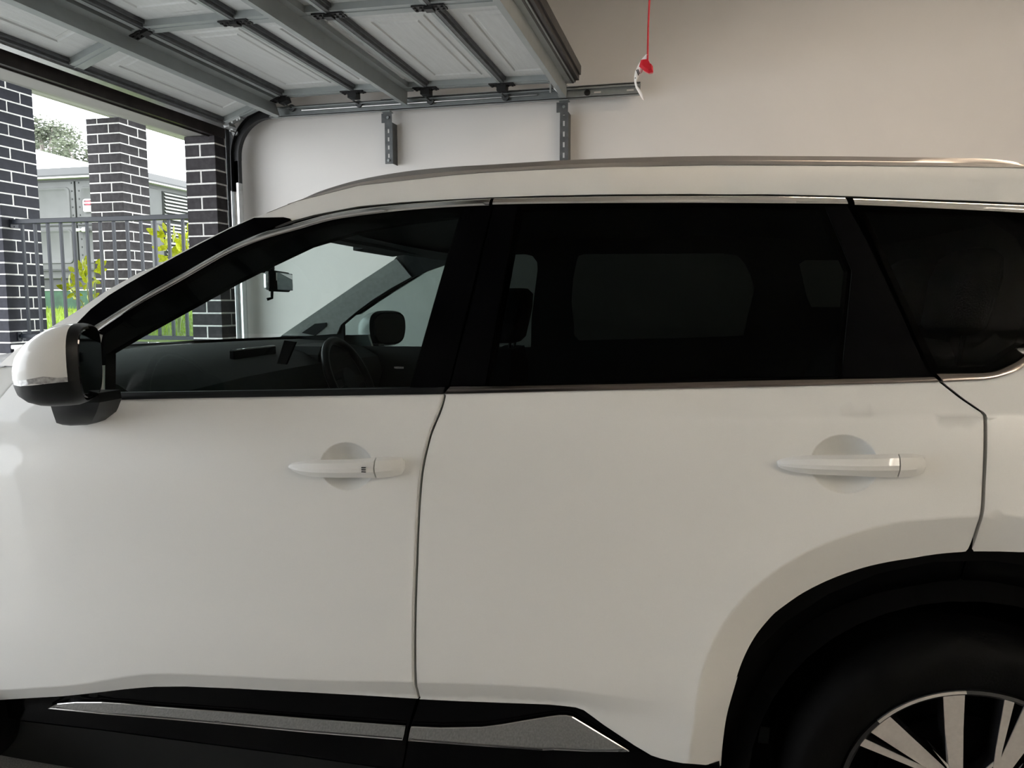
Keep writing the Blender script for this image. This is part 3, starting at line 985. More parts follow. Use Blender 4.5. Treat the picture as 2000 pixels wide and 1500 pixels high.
# things on the photographer's side, seen only as reflections in the paint
t = thing('workbench', 'workbench against the near wall, behind the photographer', 'table', (-1.9, -.95, FLZ))
MB().box(-.85, -.35, .84, .85, .35, .88, bev=.005).build('bench_top', 'bench_wood', t)
for sx in (-.78, .78):
    for sy in (-.28, .28):
        MB().box(sx - .03, sy - .03, 0, sx + .03, sy + .03, .84).build('leg', 'cabinet_dark', t)
MB().box(-.78, -.28, .35, .78, .28, .37).build('lower_shelf', 'bench_wood', t)
t = thing('storage_cupboard', 'tall dark cupboard against the near wall beside the workbench', 'cupboard', (-.62, -1.05, FLZ))
MB().box(-.30, -.28, .05, .30, .26, 1.75, bev=.006).build('carcass', 'cabinet_dark', t)
MB().box(-.295, .26, .07, -.003, .28, 1.74, bev=.004).build('cupboard_door', 'cabinet_dark', t)
MB().box(.003, .26, .07, .295, .28, 1.74, bev=.004).build('cupboard_door', 'cabinet_dark', t)
MB().box(-.3, -.28, 0, .3, .24, .05).build('plinth', 'matt_black', t)

# ------------------------------------------------------------------ THE CAR
# Everything below is laid out in the car's own frame: +X to the rear, +Y to the far side,
# measured from the photographer's foot point, then moved into the car's Empty.
CX, CYC = -0.78, 2.47
CYAW = YAW - CAR_TURN
ca, sa = math.cos(R(CAR_TURN)), math.sin(R(CAR_TURN))
car = thing('car', 'white station wagon with roof rails and tinted rear windows', 'car',
            (CX * ca - CYC * sa, CX * sa + CYC * ca, FLZ), R(CAR_TURN))
def loc(X, Y, Z): return (X - CX, Y - CYC, Z - FLZ)
WHX, WHZ = 0.630, 0.303          # rear wheel centre
FHX = WHX - 2.705

PROF = [(.30, 1.60), (.40, 1.575), (.50, 1.556), (.60, 1.550), (.75, 1.546), (.9, 1.548), (.98, 1.553), (1.04, 1.561), (1.08, 1.570),
        (1.12, 1.581), (1.16, 1.594), (1.25, 1.620), (1.35, 1.651), (1.45, 1.684), (1.54, 1.720), (1.58, 1.742), (1.61, 1.768),
        (1.635, 1.80), (1.655, 1.84), (1.67, 1.90)]
def unproj(px, py, f, it=40):
    d = ray(px, py, CYAW)
    Y = 1.6
    for _ in range(it):
        p = CAMP + d * (Y / d.y)
        Y = 0.5 * Y + 0.5 * f(p.x, p.z)
    p = CAMP + d * (Y / d.y)
    return p
# lower door crease, measured in the picture
_cr = [unproj(x, y, lambda X, Z: 1.556) for x, y in [(-60, 1371), (15, 1363), (120, 1352), (200, 1337), (270, 1324), (360, 1322), (600, 1331), (808, 1334), (1000, 1340), (1100, 1346), (1180, 1356), (1300, 1372)]]
ZC = [(p.x, p.z) for p in _cr]
# flare around the rear wheel: crease and lip radii by angle
def base_S(X, Z):
    Y = smooth_tab(PROF, Z)
    if X < -0.75: Y += 0.014 * (-0.75 - X) ** 2
    if X > 0.9: Y += 0.05 * (X - 0.9) ** 2
    zc = smooth_tab(ZC, max(ZC[0][0], min(ZC[-1][0], X)))
    k = lerp_tab([(-.22, 1), (0.08, 0)], X)
    if Z < zc: Y += .50 * min(zc - Z, .05) * k + .10 * max(0, zc - Z - .05) * k
    zr = lerp_tab([(.155, 1.085), (.52, 1.103), (1.5, 1.13)], X)
    kr = lerp_tab([(-.12, 0), (.12, 1)], X)
    if Z > zr: Y += .30 * min(Z - zr, .10) * kr
    zf = 1.015 + .0 * X                      # soft shoulder of the front door
    kf = lerp_tab([(-1.5, 1.0), (-1.15, .6), (-.9, .0)], X)
    Y += kf * .010 * math.exp(-((Z - .97) / .045) ** 2)
    return Y
crease_px = [(1345, 1560), (1347, 1490), (1358, 1402), (1370, 1315), (1391, 1252), (1419, 1203), (1457, 1157), (1510, 1112), (1580, 1070), (1650, 1042),
             (1737, 1019), (1825, 1009), (1909, 1005), (2000, 1004)]
lip_px = [(1408, 1560), (1408.5, 1497), (1419, 1402), (1433, 1350), (1450, 1297), (1475, 1248), (1510, 1206.5), (1562, 1168), (1615, 1140), (1685, 1114), (1790, 1093),
          (1891, 1081), (2000, 1084)]
def polar(pts):
    out = []
    for (x, y) in pts:
        p = unproj(x, y, base_S)
        out.append((math.atan2(p.z - WHZ, -(p.x - WHX)), math.hypot(p.x - WHX, p.z - WHZ)))
    out.sort()
    th = PI / 2
    rt = out[-1][1]
    out = [o for o in out if o[0] < th - .02]
    out.append((th, rt))
    return out
RCt, RLt = polar(crease_px), polar(lip_px)
def radii(X, Z):
    th = math.atan2(Z - WHZ, -(X - WHX))
    if th > PI / 2: th = PI - th
    if th < 0: th = max(th, -.25)
    return lerp_tab(RCt, th), lerp_tab(RLt, th), th
BOWLS = []
for (bx, by, aw, ah) in ((677, 911, 52, 46.5), (1648, 906, 66, 57)):
    c = unproj(bx, by, base_S)
    a = abs(unproj(bx + aw, by, base_S).x - c.x)
    b = abs(unproj(bx, by - ah, base_S).z - c.z)
    BOWLS.append((c.x, c.z, a, b))
def S(X, Z, bowls=True):
    Y = base_S(X, Z)
    if -0.35 < X < 1.6 and Z < 1.1:
        rc_, rl_, th = radii(X, Z)
        r = math.hypot(X - WHX, Z - WHZ)
        fade = 1.0 if th > -.05 else 0.6
        if r < rc_:
            Y += .044 * (rc_ - r) / (rc_ - rl_) * fade - .014
        else:
            Y -= .014 * math.exp(-(r - rc_) / .13) * fade
    if bowls:
        for (bx, bz, a, b) in BOWLS:
            q = ((X - bx) / a) ** 2 + ((Z - bz) / b) ** 2
            if q < 1: Y += .034 * (1 - q) ** .85
            elif q < 1.3: Y += 0.0
    return Y
def S0(X, Z): return S(X, Z, False)
def px_xz(pts, f=S0):
    out = []
    for (x, y) in pts:
        p = unproj(x, y, f)
        out.append((p.x, p.z))
    return out

def resample(poly, res, closed=True):
    out = []
    n = len(poly)
    for i in range(n if closed else n - 1):
        a, b = poly[i], poly[(i + 1) % n]
        L = math.hypot(b[0] - a[0], b[1] - a[1])
        k = max(1, int(math.ceil(L / res)))
        for j in range(k):
            t = j / k
            out.append((a[0] + (b[0] - a[0]) * t, a[1] + (b[1] - a[1]) * t))
    if not closed: out.append(poly[-1])
    return out
def spline(pts, k=6):
    """Catmull-Rom through the points (open)"""
    out = []
    n = len(pts)
    for i in range(n - 1):
        p0 = pts[max(0, i - 1)]; p1 = pts[i]; p2 = pts[i + 1]; p3 = pts[min(n - 1, i + 2)]
        for j in range(k):
            t = j / k
            out.append(tuple(.5 * ((2 * p1[c]) + (-p0[c] + p2[c]) * t + (2 * p0[c] - 5 * p1[c] + 4 * p2[c] - p3[c]) * t * t + (-p0[c] + 3 * p1[c] - 3 * p2[c] + p3[c]) * t ** 3) for c in range(len(p1))))
    out.append(tuple(pts[-1]))
    return out
def inside(poly, x, z):
    c = False
    n = len(poly); j = n - 1
    for i in range(n):
        xi, zi = poly[i]; xj, zj = poly[j]
        if (zi > z) != (zj > z) and x < (xj - xi) * (z - zi) / (zj - zi) + xi: c = not c
        j = i
    return c
def dist_seg(poly, x, z):
    best = 9
    n = len(poly)
    for i in range(n):
        ax, az = poly[i]; bx, bz = poly[(i + 1) % n]
        dx, dz = bx - ax, bz - az
        L = dx * dx + dz * dz
        t = 0 if L == 0 else max(0, min(1, ((x - ax) * dx + (z - az) * dz) / L))
        d = (x - ax - t * dx) ** 2 + (z - az - t * dz) ** 2
        if d < best: best = d
    return math.sqrt(best)
import bisect
def panel(name, poly, m, parent, f=S, res=.02, inset=0.0, rnd=.004, flange=.02, holes=(), feats=(), far=False, smooth=True, ring=None):
    """sheet on the body side inside the outline `poly` (X,Z), with rolled edges and a returned flange"""
    area2 = sum(poly[i][0] * poly[(i + 1) % len(poly)][1] - poly[(i + 1) % len(poly)][0] * poly[i][1] for i in range(len(poly)))
    if area2 < 0: poly = poly[::-1]
    pb = resample(poly, res)
    pts, edges = [], []
    kind = []          # 0 interior, 1 boundary
    def addloop(lp):
        n0 = len(pts)
        for p in lp: pts.append(Vector(p)); kind.append(1)
        for i in range(len(lp)): edges.append((n0 + i, n0 + (i + 1) % len(lp)))
        return (n0, len(lp))
    loops = [addloop(pb)]
    hs = []
    for h in holes:
        hr = resample(h, res)
        hs.append(hr)
        loops.append(addloop(hr))
    allb = [pb] + hs
    def ok(x, z, d):
        if not inside(pb, x, z): return False
        if any(inside(h, x, z) for h in hs): return False
        return min(dist_seg(b, x, z) for b in allb) > d
    if rnd > 0:
        for li, lp in enumerate(allb):
            n = len(lp)
            for i in range(n):
                a, b = lp[i - 1], lp[(i + 1) % n]
                tx, tz = b[0] - a[0], b[1] - a[1]
                L = math.hypot(tx, tz) or 1
                nx, nz = -tz / L, tx / L
                for d in (rnd,):
                    for sgn in (1, -1):
                        x, z = lp[i][0] + nx * d * sgn, lp[i][1] + nz * d * sgn
                        if inside(pb, x, z) and not any(inside(h, x, z) for h in hs) and dist_seg(lp, x, z) > d * .8:
                            pts.append(Vector((x, z))); kind.append(0); break
    gap = max(res * .45, rnd * 1.7)
    fp = []
    for ft in feats:
        for (x, z) in ft:
            if ok(x, z, gap * .8): fp.append((x, z)); pts.append(Vector((x, z))); kind.append(0)
    def near_feat(x, z):
        for (a, b) in fp:
            if abs(a - x) < res * .45 and abs(b - z) < res * .45: return True
        return False
    xs = [p[0] for p in pb]; zs = [p[1] for p in pb]
    x = min(xs) + res * .5; row = 0
    while x < max(xs):
        z = min(zs) + (res * .5 if row % 2 else 0)
        while z < max(zs):
            if ok(x, z, gap) and not (fp and near_feat(x, z)):
                pts.append(Vector((x, z))); kind.append(0)
            z += res
        x += res * .87; row += 1
    vo, eo, fo, ov, oe, of_ = delaunay_2d_cdt(pts, edges, [], 0, 1e-6)
    kd = [0] * len(vo)
    for i, src in enumerate(ov):
        for s_ in src:
            if kind[s_] == 1: kd[i] = 1
    V, N = [], []
    sgn = -1 if far else 1
    e = .0015
    for i, v in enumerate(vo):
        X, Z = v.x, v.y
        Y = f(X, Z) + inset + (rnd * .8 if kd[i] else 0)
        dx = (f(X + e, Z) - f(X - e, Z)) / (2 * e); dz = (f(X, Z + e) - f(X, Z - e)) / (2 * e)
        V.append(loc(X, Y, Z))
        N.append(Vector((dx, -1, dz)).normalized())
    F = []
    for t in fo:
        mx = sum(vo[i].x for i in t) / len(t); mz = sum(vo[i].y for i in t) / len(t)
        if inside(pb, mx, mz) and not any(inside(h, mx, mz) for h in hs): F.append(tuple(t))
    # orient towards -Y
    FF = []
    for t in F:
        a, b, c = (Vector(V[t[0]]), Vector(V[t[1]]), Vector(V[t[2]]))
        nn = (b - a).cross(c - a)
        if nn.y > 0: t = t[::-1]
        FF.append(t)
    nsurf = len(V)
    # flange from boundary edges (those used once)
    cnt = {}
    for t in FF:
        for k in range(len(t)):
            ed = (t[k], t[(k + 1) % len(t)])
            cnt[ed] = cnt.get(ed, 0) + 1
    bnd = [ed for ed in cnt if (ed[1], ed[0]) not in cnt]
    mp = {}
    if flange > 0:
        for (a, b) in bnd:
            for q in (a, b):
                if q not in mp:
                    mp[q] = len(V)
                    v = V[q]; V.append((v[0], v[1] + flange, v[2]))
                    N.append(N[q])
            FF.append((b, a, mp[a], mp[b]))
    me = bpy.data.meshes.new(name)
    me.from_pydata(V, [], FF)
    me.validate()
    for p in me.polygons: p.use_smooth = smooth
    nf = len(F)
    if smooth:
        ln = []
        for p in me.polygons:
            fl = p.index >= nf
            for li in p.loop_indices:
                vi = me.loops[li].vertex_index
                if fl: ln.append(p.normal.copy())
                elif kd[vi] if vi < nsurf else 0:
                    ln.append((N[vi] * .8 + Vector((0, 0, 0))).normalized())
                else: ln.append(N[vi])
        me.normals_split_custom_set(ln)
    me.materials.append(MATS[m])
    o = link(bpy.data.objects.new(name, me), parent)
    return o
def mirror_copy(o, parent):
    c = o.copy(); COL.objects.link(c); c.parent = parent
    c.scale = (1, -1, 1)
    return c
def part_empty(name, parent):
    e = bpy.data.objects.new(name, None); e.empty_display_size = .05
    return link(e, parent)

# ---- outlines measured on the body side --------------------------------------------------
belt_f = [(192, 782), (400, 777), (640, 773.5), (866, 770)]
gap_fr = [(866, 770), (858, 800), (840, 844), (830, 880), (822, 920), (817, 970), (813, 1040), (811, 1100), (808, 1180), (807, 1250), (808, 1330), (811, 1348), (816, 1366)]
belt_r = [(868, 770), (1200, 762), (1500, 755.6), (1700, 749.5), (1836, 745.8)]
gap_rr = [(1836, 745.8), (1850, 757), (1877, 778), (1906, 798), (1920, 808), (1924, 822), (1924, 880), (1921, 950), (1918, 1000), (1909, 1031), (1900, 1059), (1891, 1079.5)]
lip_d = [(1891, 1079.5), (1790, 1093), (1685, 1114), (1615, 1140), (1562, 1168), (1510, 1206.5), (1475, 1248), (1450, 1297), (1433, 1350), (1419, 1402), (1411, 1460), (1408.5, 1497)]
bot_r = [(1405, 1498), (1352, 1493.5), (1315, 1489), (1290, 1483), (1272, 1477), (1240, 1458), (1180, 1418), (1140, 1388.5), (1124, 1383), (1108, 1381), (1060, 1377), (900, 1371), (818, 1367)]
bot_f = [(816, 1366), (700, 1359), (600, 1353.5), (450, 1345.5), (360, 1342), (300, 1342.5), (240, 1347.5), (120, 1361), (15, 1367), (-70, 1372)]
def shift(pts, dx, dy=0): return [(x + dx, y + dy) for x, y in pts]

front_left = [(-70, 1372), (-95, 1200), (-100, 1000), (-80, 860), (0, 777), (47, 722), (192, 720)]
P_front = px_xz(belt_f + spline(gap_fr)[1:-1] + bot_f[0:] + front_left[1:-1] + [(60, 715), (192, 715)])
def close_gap(poly_px, dx): return poly_px
gapR = spline([(x + 5.0, y) for x, y in gap_fr])
P_rear = px_xz(belt_r[::1] + [(p[0] - 2, p[1]) for p in spline(gap_rr)[1:]] + spline(lip_d)[1:] + bot_r + gapR[::-1][0:-1])
# features for crisp creases
def off_line(pts, d):
    out = []
    for i in range(len(pts)):
        a, b = pts[max(0, i - 1)], pts[min(len(pts) - 1, i + 1)]
        tx, tz = b[0] - a[0], b[1] - a[1]; L = math.hypot(tx, tz) or 1
        out.append((pts[i][0] - tz / L * d, pts[i][1] + tx / L * d))
    return out
def crisp(line, res=.014, d=.004):
    l = resample(line, res, closed=False)
    return [off_line(l, d), off_line(l, -d)]
crz = [(WHX - math.cos(t) * r, WHZ + math.sin(t) * r) for t, r in [(a * PI / 2 / 40, lerp_tab(RCt, a * PI / 2 / 40)) for a in range(-6, 41)]]
crz2 = [(WHX + (WHX - x), z) for x, z in crz]
low = [(x, smooth_tab(ZC, x)) for x in [(-1.68 + .03 * i) for i in range(58)] if ZC[0][0] <= x <= ZC[-1][0]]
rcr = [(x, lerp_tab([(.155, 1.085), (.52, 1.103), (1.5, 1.13)], x)) for x in [(-.05 + .05 * i) for i in range(33)]]
def bowl_feat(b):
    bx, bz, a, c = b
    out = []
    for r in (.2, .4, .58, .72, .82, .9, .96, 1.0, 1.04):
        n = int(18 + 40 * r)
        out.append([(bx + a * r * math.cos(2 * PI * k / n), bz + c * r * math.sin(2 * PI * k / n)) for k in range(n)])
    return out

fd = panel('front_door', P_front, 'paint', car, res=.022, feats=crisp(low) + bowl_feat(BOWLS[0]))
rd = panel('rear_door', P_rear, 'paint', car, res=.022, feats=crisp(low) + crisp(crz) + crisp(rcr) + bowl_feat(BOWLS[1]))
# rear quarter panel (runs out of the frame to the tail)
q_l = [(p[0] + 5.5, p[1]) for p in spline(gap_rr)]
ql = px_xz(q_l)
lipq = [(WHX - math.cos(t) * lerp_tab(RLt, t), WHZ + math.sin(t) * lerp_tab(RLt, t)) for t in [PI / 2 * k / 14 for k in range(14, -1, -1)]]
lipq = [(2 * WHX - x, z) for x, z in lipq]
qpoly = ql + [px_xz([(1900, 1081)])[0]] + lipq[1:] + [(1.35, .40), (1.52, .45), (1.60, .70), (1.60, .95), (1.55, 1.15), (1.42, 1.40), (1.20, 1.61)]
top_r = px_xz([(2000, 333.5), (1960, 333)])
wtop = px_xz([(2000, 417.5), (1954, 414.5), (1990, 440), (2000, 448), (2040, 480), (2075, 540), (2070, 620), (2040, 668), (2000, 690), (1972, 716)])
tail_top = [(1.20, 1.61)]
qbelt = px_xz([(2085, 560), (2075, 640), (2040, 690), (2000, 715), (1972, 730), (1932, 741), (1880, 744.5), (1839, 746)])
qpoly += px_xz([(2122, 414), (2052, 424)]) + qbelt
qp = panel('quarter_panel', qpoly, 'paint', car, res=.026, feats=crisp(crz2) + crisp(rcr))
# roof side: cantrail from the windscreen to the tail, under the rail
gap_top = [(498, 452), (535, 443), (569.5, 431), (610, 420), (640, 414), (700, 402.5), (780, 395), (850, 390.5), (961, 385.2), (1050, 382.0), (1200, 379.2), (1350, 378.3), (1500, 378.8), (1657, 382.5), (1800, 388), (1900, 391.5), (2000, 396), (2060, 402), (2120, 412)]
rail_bot = [(580, 394), (625, 387), (700, 367.6), (790, 358), (880, 348), (950, 342.5), (1100, 335), (1250, 330.7), (1400, 328), (1620, 330), (1840, 331.5), (2000, 334)]
cant_top = [(498, 424), (520, 416), (550, 404), (578, 393), (625, 381), (700, 362), (790, 352), (880, 342), (950, 336.5), (1100, 329), (1250, 325), (1400, 322), (1620, 323), (1840, 325), (2000, 328), (2100, 336)]
ctop_xz = px_xz(cant_top)
cant = px_xz(gap_top)[::-1] + ctop_xz + [(1.20, 1.625), (1.24, 1.575)]
cantr = panel('roof_side', cant, 'paint', car, res=.02)
# fender stub ahead of the front door
fpoly = px_xz([(40, 719), (-4, 775), (-84, 860), (-104, 1000), (-99, 1200), (-74, 1374)]) 
fz = lerp_tab
fpoly += [(-1.66, .36), (-1.72, .36)] + [(FHX + .40 * math.cos(a), WHZ + .41 * math.sin(a)) for a in [PI * k / 16 for k in range(0, 17)]] + [(-2.62, .36), (-2.95, .45), (-3.0, .70), (-2.95, .92), (-2.7, 1.0), (-2.3, 1.06), (-1.9, 1.115)] + px_xz([(-30, 719)])
def SF(X, Z):
    Y = base_S(X, min(Z, 1.02))
    if Z > 1.02: Y += .25 * (Z - 1.02) + 1.2 * (Z - 1.02) ** 2
    if X < -2.3: Y += .55 * (-2.3 - X) ** 2
    return Y
fen = panel('front_fender', fpoly, 'paint', car, f=SF, res=.04)

# dark inner body behind the gaps and glass, with the window openings cut out
def Sin(X, Z):
    return base_S(X, Z) + .035
near_hole_f = px_xz([(207, 692), (270, 655), (375, 597), (450, 555), (520, 520), (600, 482), (700, 452), (800, 435), (897, 424), (800, 758), (500, 764), (206, 769)], Sin)
near_hole_r = px_xz([(1018, 410), (1400, 405), (1600, 410), (1655, 530), (1636, 738), (1300, 744), (955, 752)], Sin)
near_hole_q = px_xz([(1690, 415), (1940, 422), (2000, 462), (2040, 540), (2000, 670), (1930, 715), (1832, 718)], Sin)
outer = px_xz([(500, 428), (578, 397), (700, 372), (880, 350), (1100, 338), (1400, 332), (1840, 336), (2000, 340), (2100, 350)], Sin)
outer += [(1.45, 1.35), (1.52, 1.0), (1.52, .5), (1.15, .40)]
outer += [(WHX + .52 * math.cos(a), WHZ + .52 * math.sin(a)) for a in [PI * k / 16 for k in range(1, 16)]]
outer += [(.08, .38), (-1.6, .34), (-1.66, .6), (-1.72, 1.0)] + px_xz([(30, 712), (81, 655), (144, 616), (210, 572), (270, 539), (300, 525), (390, 479), (450, 449)], Sin)
ib = panel('body_frame', outer, 'matt_black', car, f=Sin, res=.07, rnd=0, flange=.035, holes=[near_hole_f, near_hole_r, near_hole_q])
# A-pillar skin (white) and its gloss black garnish
ap = px_xz([(-4, 714), (30, 683), (55, 666), (81, 650), (144, 611), (210, 566), (270, 533), (300, 521.5), (390, 473.5), (450, 443.5), (498, 423),
            (512, 424), (450, 452), (390, 484), (300, 531), (249, 560), (215, 585), (180, 608), (150, 640), (188, 655), (175, 717), (50, 717)], base_S)
panel('a_pillar', ap, 'paint', car, f=base_S, res=.02, rnd=.002, flange=.02)
agp = px_xz([(145.5, 638), (163, 620), (180, 603), (214, 577), (249, 555.5), (300, 526.5), (345, 501), (390, 477.5), (450, 447), (498, 425.5), (555, 424.5), (567, 427), (569, 430.5),
             (535, 443), (444, 484), (400, 509.5), (351, 536.5), (261, 588), (183, 637), (170, 640)], base_S)
agg = panel('pillar_garnish', agp, 'gloss_black', car, f=lambda X, Z: base_S(X, Z) - .006, res=.02, rnd=.003, flange=.015)

# chrome strip along the top of the windows
def ribbon(name, top_px, bot_px, m, parent, out=.006, f=base_S, crown=.004, k=5):
    T = [unproj(x, y, f) for x, y in spline(top_px, k)]
    B = [unproj(x, y, f) for x, y in spline(bot_px, k)]
    n = min(len(T), len(B))
    secs = []
    for i in range(n):
        t, b = T[i], B[i]
        mid = (t + b) / 2
        d = Vector((0, -1, 0))
        q1 = t + (b - t) * .28; q2 = t + (b - t) * .72
        pts = [t + Vector((0, .006, 0)), t - Vector((0, out, 0)), q1 - Vector((0, out + crown, 0)), q2 - Vector((0, out + crown, 0)), b - Vector((0, out, 0)), b + Vector((0, .006, 0))]
        secs.append([loc(*p) for p in pts])
    mb = MB().loft(secs)
    return mb.build(name, m, parent, smooth=50)
ct1 = [(186, 636), (261, 589), (351, 537.5), (444, 485), (510, 455), (580, 436.5), (640, 420), (700, 409), (780, 400.5), (850, 395), (910, 391), (960, 388.5)]
cb1 = [(192, 648), (270, 597), (360, 546.5), (450, 495), (515, 468.5), (584, 448.5), (642, 432), (701, 422), (780, 412.5), (848, 407), (906, 403.5), (956, 401.5)]
ribbon('chrome_strip', ct1, cb1, 'chrome', fd)
ct2 = [(966, 388), (1080, 386), (1200, 384), (1350, 383.2), (1500, 383.6), (1590, 385), (1649, 386.5)]
cb2 = [(963, 400), (1078, 398), (1200, 397), (1350, 396.5), (1500, 397.4), (1594, 398), (1655, 398.8)]
ribbon('chrome_strip', ct2, cb2, 'chrome', rd)
ct3 = [(1664, 388), (1750, 391), (1850, 395), (1950, 399), (2040, 403)]
cb3 = [(1668, 400.5), (1755, 404), (1850, 408.5), (1950, 413.5), (2040, 419)]
ribbon('chrome_strip', ct3, cb3, 'chrome', qp)

# window glass and the black pillar covers
def SG(X, Z): return base_S(X, Z) + .008
def SP(X, Z): return base_S(X, Z) + .000
g1 = px_xz([(200, 700), (205, 648), (270, 601), (360, 550), (450, 498.5), (515, 472), (584, 452), (642, 436), (701, 425.5), (780, 416), (848, 410.5), (904, 407.5), (803.5, 756), (600, 761), (400, 764.5), (204, 768)], SG)
panel('window_glass', g1, 'glass_front', fd, f=SG, res=.05, rnd=0, flange=0)
g2 = px_xz([(1012, 402), (1200, 399), (1500, 400), (1609, 402), (1663, 529), (1644, 735), (1300, 744), (948, 753)], SG)
panel('window_glass', g2, 'glass_privacy', rd, f=SG, res=.05, rnd=0, flange=0)
g3 = px_xz([(1676, 407), (1800, 410), (1950, 416), (1995, 446), (2040, 490), (2060, 540), (2055, 600), (2035, 650), (2000, 692), (1965, 712), (1932, 723), (1870, 725.5), (1819, 724)], SG)
panel('window_glass', g3, 'glass_privacy', qp, f=SG, res=.05, rnd=0, flange=0)
b1 = px_xz([(905.5, 405), (960.5, 403), (958, 415), (918, 583), (876, 754), (805, 756.5)], SP)
panel('pillar_cover', b1, 'gloss_black', fd, f=SP, res=.03, rnd=.0015, flange=.01)
b2 = px_xz([(965, 402), (1010.5, 401), (977, 580), (947, 753), (879.5, 753.5), (923, 585), (962, 415)], SP)
panel('pillar_cover', b2, 'gloss_black', rd, f=SP, res=.03, rnd=.0015, flange=.01)
b3 = px_xz([(1611, 402), (1656, 402.5), (1693, 470), (1752, 595), (1811, 722), (1820, 737), (1646.5, 737), (1665.5, 529)], SP)
panel('pillar_cover', b3, 'gloss_black', rd, f=SP, res=.03, rnd=.0015, flange=.01)
# outer window seals on the belt line
def beltstrip(name, t, b, m, par, out=.003): return ribbon(name, t, b, m, par, out=out, crown=.002, f=base_S)
beltstrip('window_seal', [(200, 766.5), (400, 764), (600, 761), (870, 756)], [(200, 781), (400, 777), (600, 773.5), (865, 769)], 'satin_black', fd)
beltstrip('window_seal', [(880, 755), (1200, 749), (1500, 741), (1700, 738), (1822, 735)], [(868, 768.5), (1200, 761), (1500, 754.5), (1700, 749), (1834, 745)], 'dark_chrome', rd)
beltstrip('window_seal', [(1826, 728), (1870, 728), (1932, 726), (1965, 715), (2000, 694), (2036, 652), (2058, 600)], [(1842, 744.5), (1880, 743), (1932, 740), (1972, 729), (2003, 712), (2044, 664), (2070, 604)], 'dark_chrome', qp)

# lettering etched in the lower rear corner of the front window
pL = unproj(780, 718, SG)
Mt = Matrix.Translation(loc(pL.x, pL.y - .003, pL.z)) @ Matrix.Rotation(R(90), 4, 'X') @ Matrix.Rotation(R(16), 4, 'X').inverted()
gl = [o for o in fd.children if o.name.startswith('window_glass')][0]
tx = text_obj('lettering', 'NISSAN', .0064, 'zinc', gl, Mt, extr=.0001)

# ---- door handles -----------------------------------------------------------------------
def handle(door, spec, cap_x, bow):
    """spec: list of (x, y_top, y_bot) in the picture; built in metres on the door skin"""
    sts = []
    for (x, yt, yb) in spline(spec, 5):
        a = unproj(x, yt, base_S); b = unproj(x, yb, base_S)
        sts.append(((a.x + b.x) / 2, a.z, b.z, x))
    x0, x1 = sts[0][0], sts[-1][0]
    def sec(s, tip):
        X, zt, zb, xp = s
        h = (zt - zb) / 2; c = (zt + zb) / 2
        t = (X - x0) / (x1 - x0)
        out = .008 + .034 * min(1, math.sin(PI * min(1, max(0, t * .96 + .02))) ** .55)
        Yb = S0(X, c)
        return [loc(X, Yb + .002, c + h * .55), loc(X, Yb - out * .55, c + h), loc(X, Yb - out * .86, c + h * .72), loc(X, Yb - out, c + h * .12),
                loc(X, Yb - out * .97, c - h * .30), loc(X, Yb - out * .62, c - h), loc(X, Yb + .002, c - h * .6)]
    def at_x_(xq):
        for s, q in zip(sts, sts[1:]):
            if s[3] <= xq <= q[3]:
                t = (xq - s[3]) / (q[3] - s[3])
                return tuple(s[k] + (q[k] - s[k]) * t for k in range(4))
    sts = [s for s in sts if s[3] < cap_x - 3] + [at_x_(cap_x - 1.3), at_x_(cap_x + 1.3)] + [s for s in sts if s[3] > cap_x + 3]
    grip = MB().loft([sec(s, 0) for s in sts if s[3] < cap_x])
    g = grip.build('door_handle', 'paint', door, smooth=24)
    cap = MB().loft([sec(s, 0) for s in sts if s[3] > cap_x])
    c = cap.build('handle_end_cap', 'paint', door, smooth=24)
    return g
handle(fd, [(569, 908.5, 910.5), (571, 904.5, 914), (578, 901.5, 917.5), (590, 899, 922), (605, 896, 925.5), (623, 894.5, 927.5), (660, 893.5, 928), (700, 892.5, 928), (725, 891, 928.5), (741, 889.5, 929.5), (760, 888.5, 929), (778, 889.5, 927), (787, 891, 924.5), (790.5, 896, 919)], 741.5, 0)
gs = MB()
for k in range(3):
    p = unproj(720, 905.5 + k * 4, base_S)
    q = unproj(728, 905.5 + k * 4, base_S)
    gs.box(*loc(p.x, p.y - .0425, p.z - .0008), *loc(q.x, p.y - .039, p.z + .0008))
o = gs.build('handle_sensor_marks', 'print_black', fd); o['kind'] = 'stuff'
handle(rd, [(1516.5, 901, 904), (1519, 896, 909), (1528, 892, 913), (1545, 888, 917), (1565, 885, 919.5), (1585, 883.5, 921), (1640, 882.5, 922.5), (1700, 881.5, 925), (1745, 880.5, 927), (1770, 881, 926.5), (1790, 884, 923.5), (1798, 888, 920.5), (1801, 895, 914)], 1746, 0)

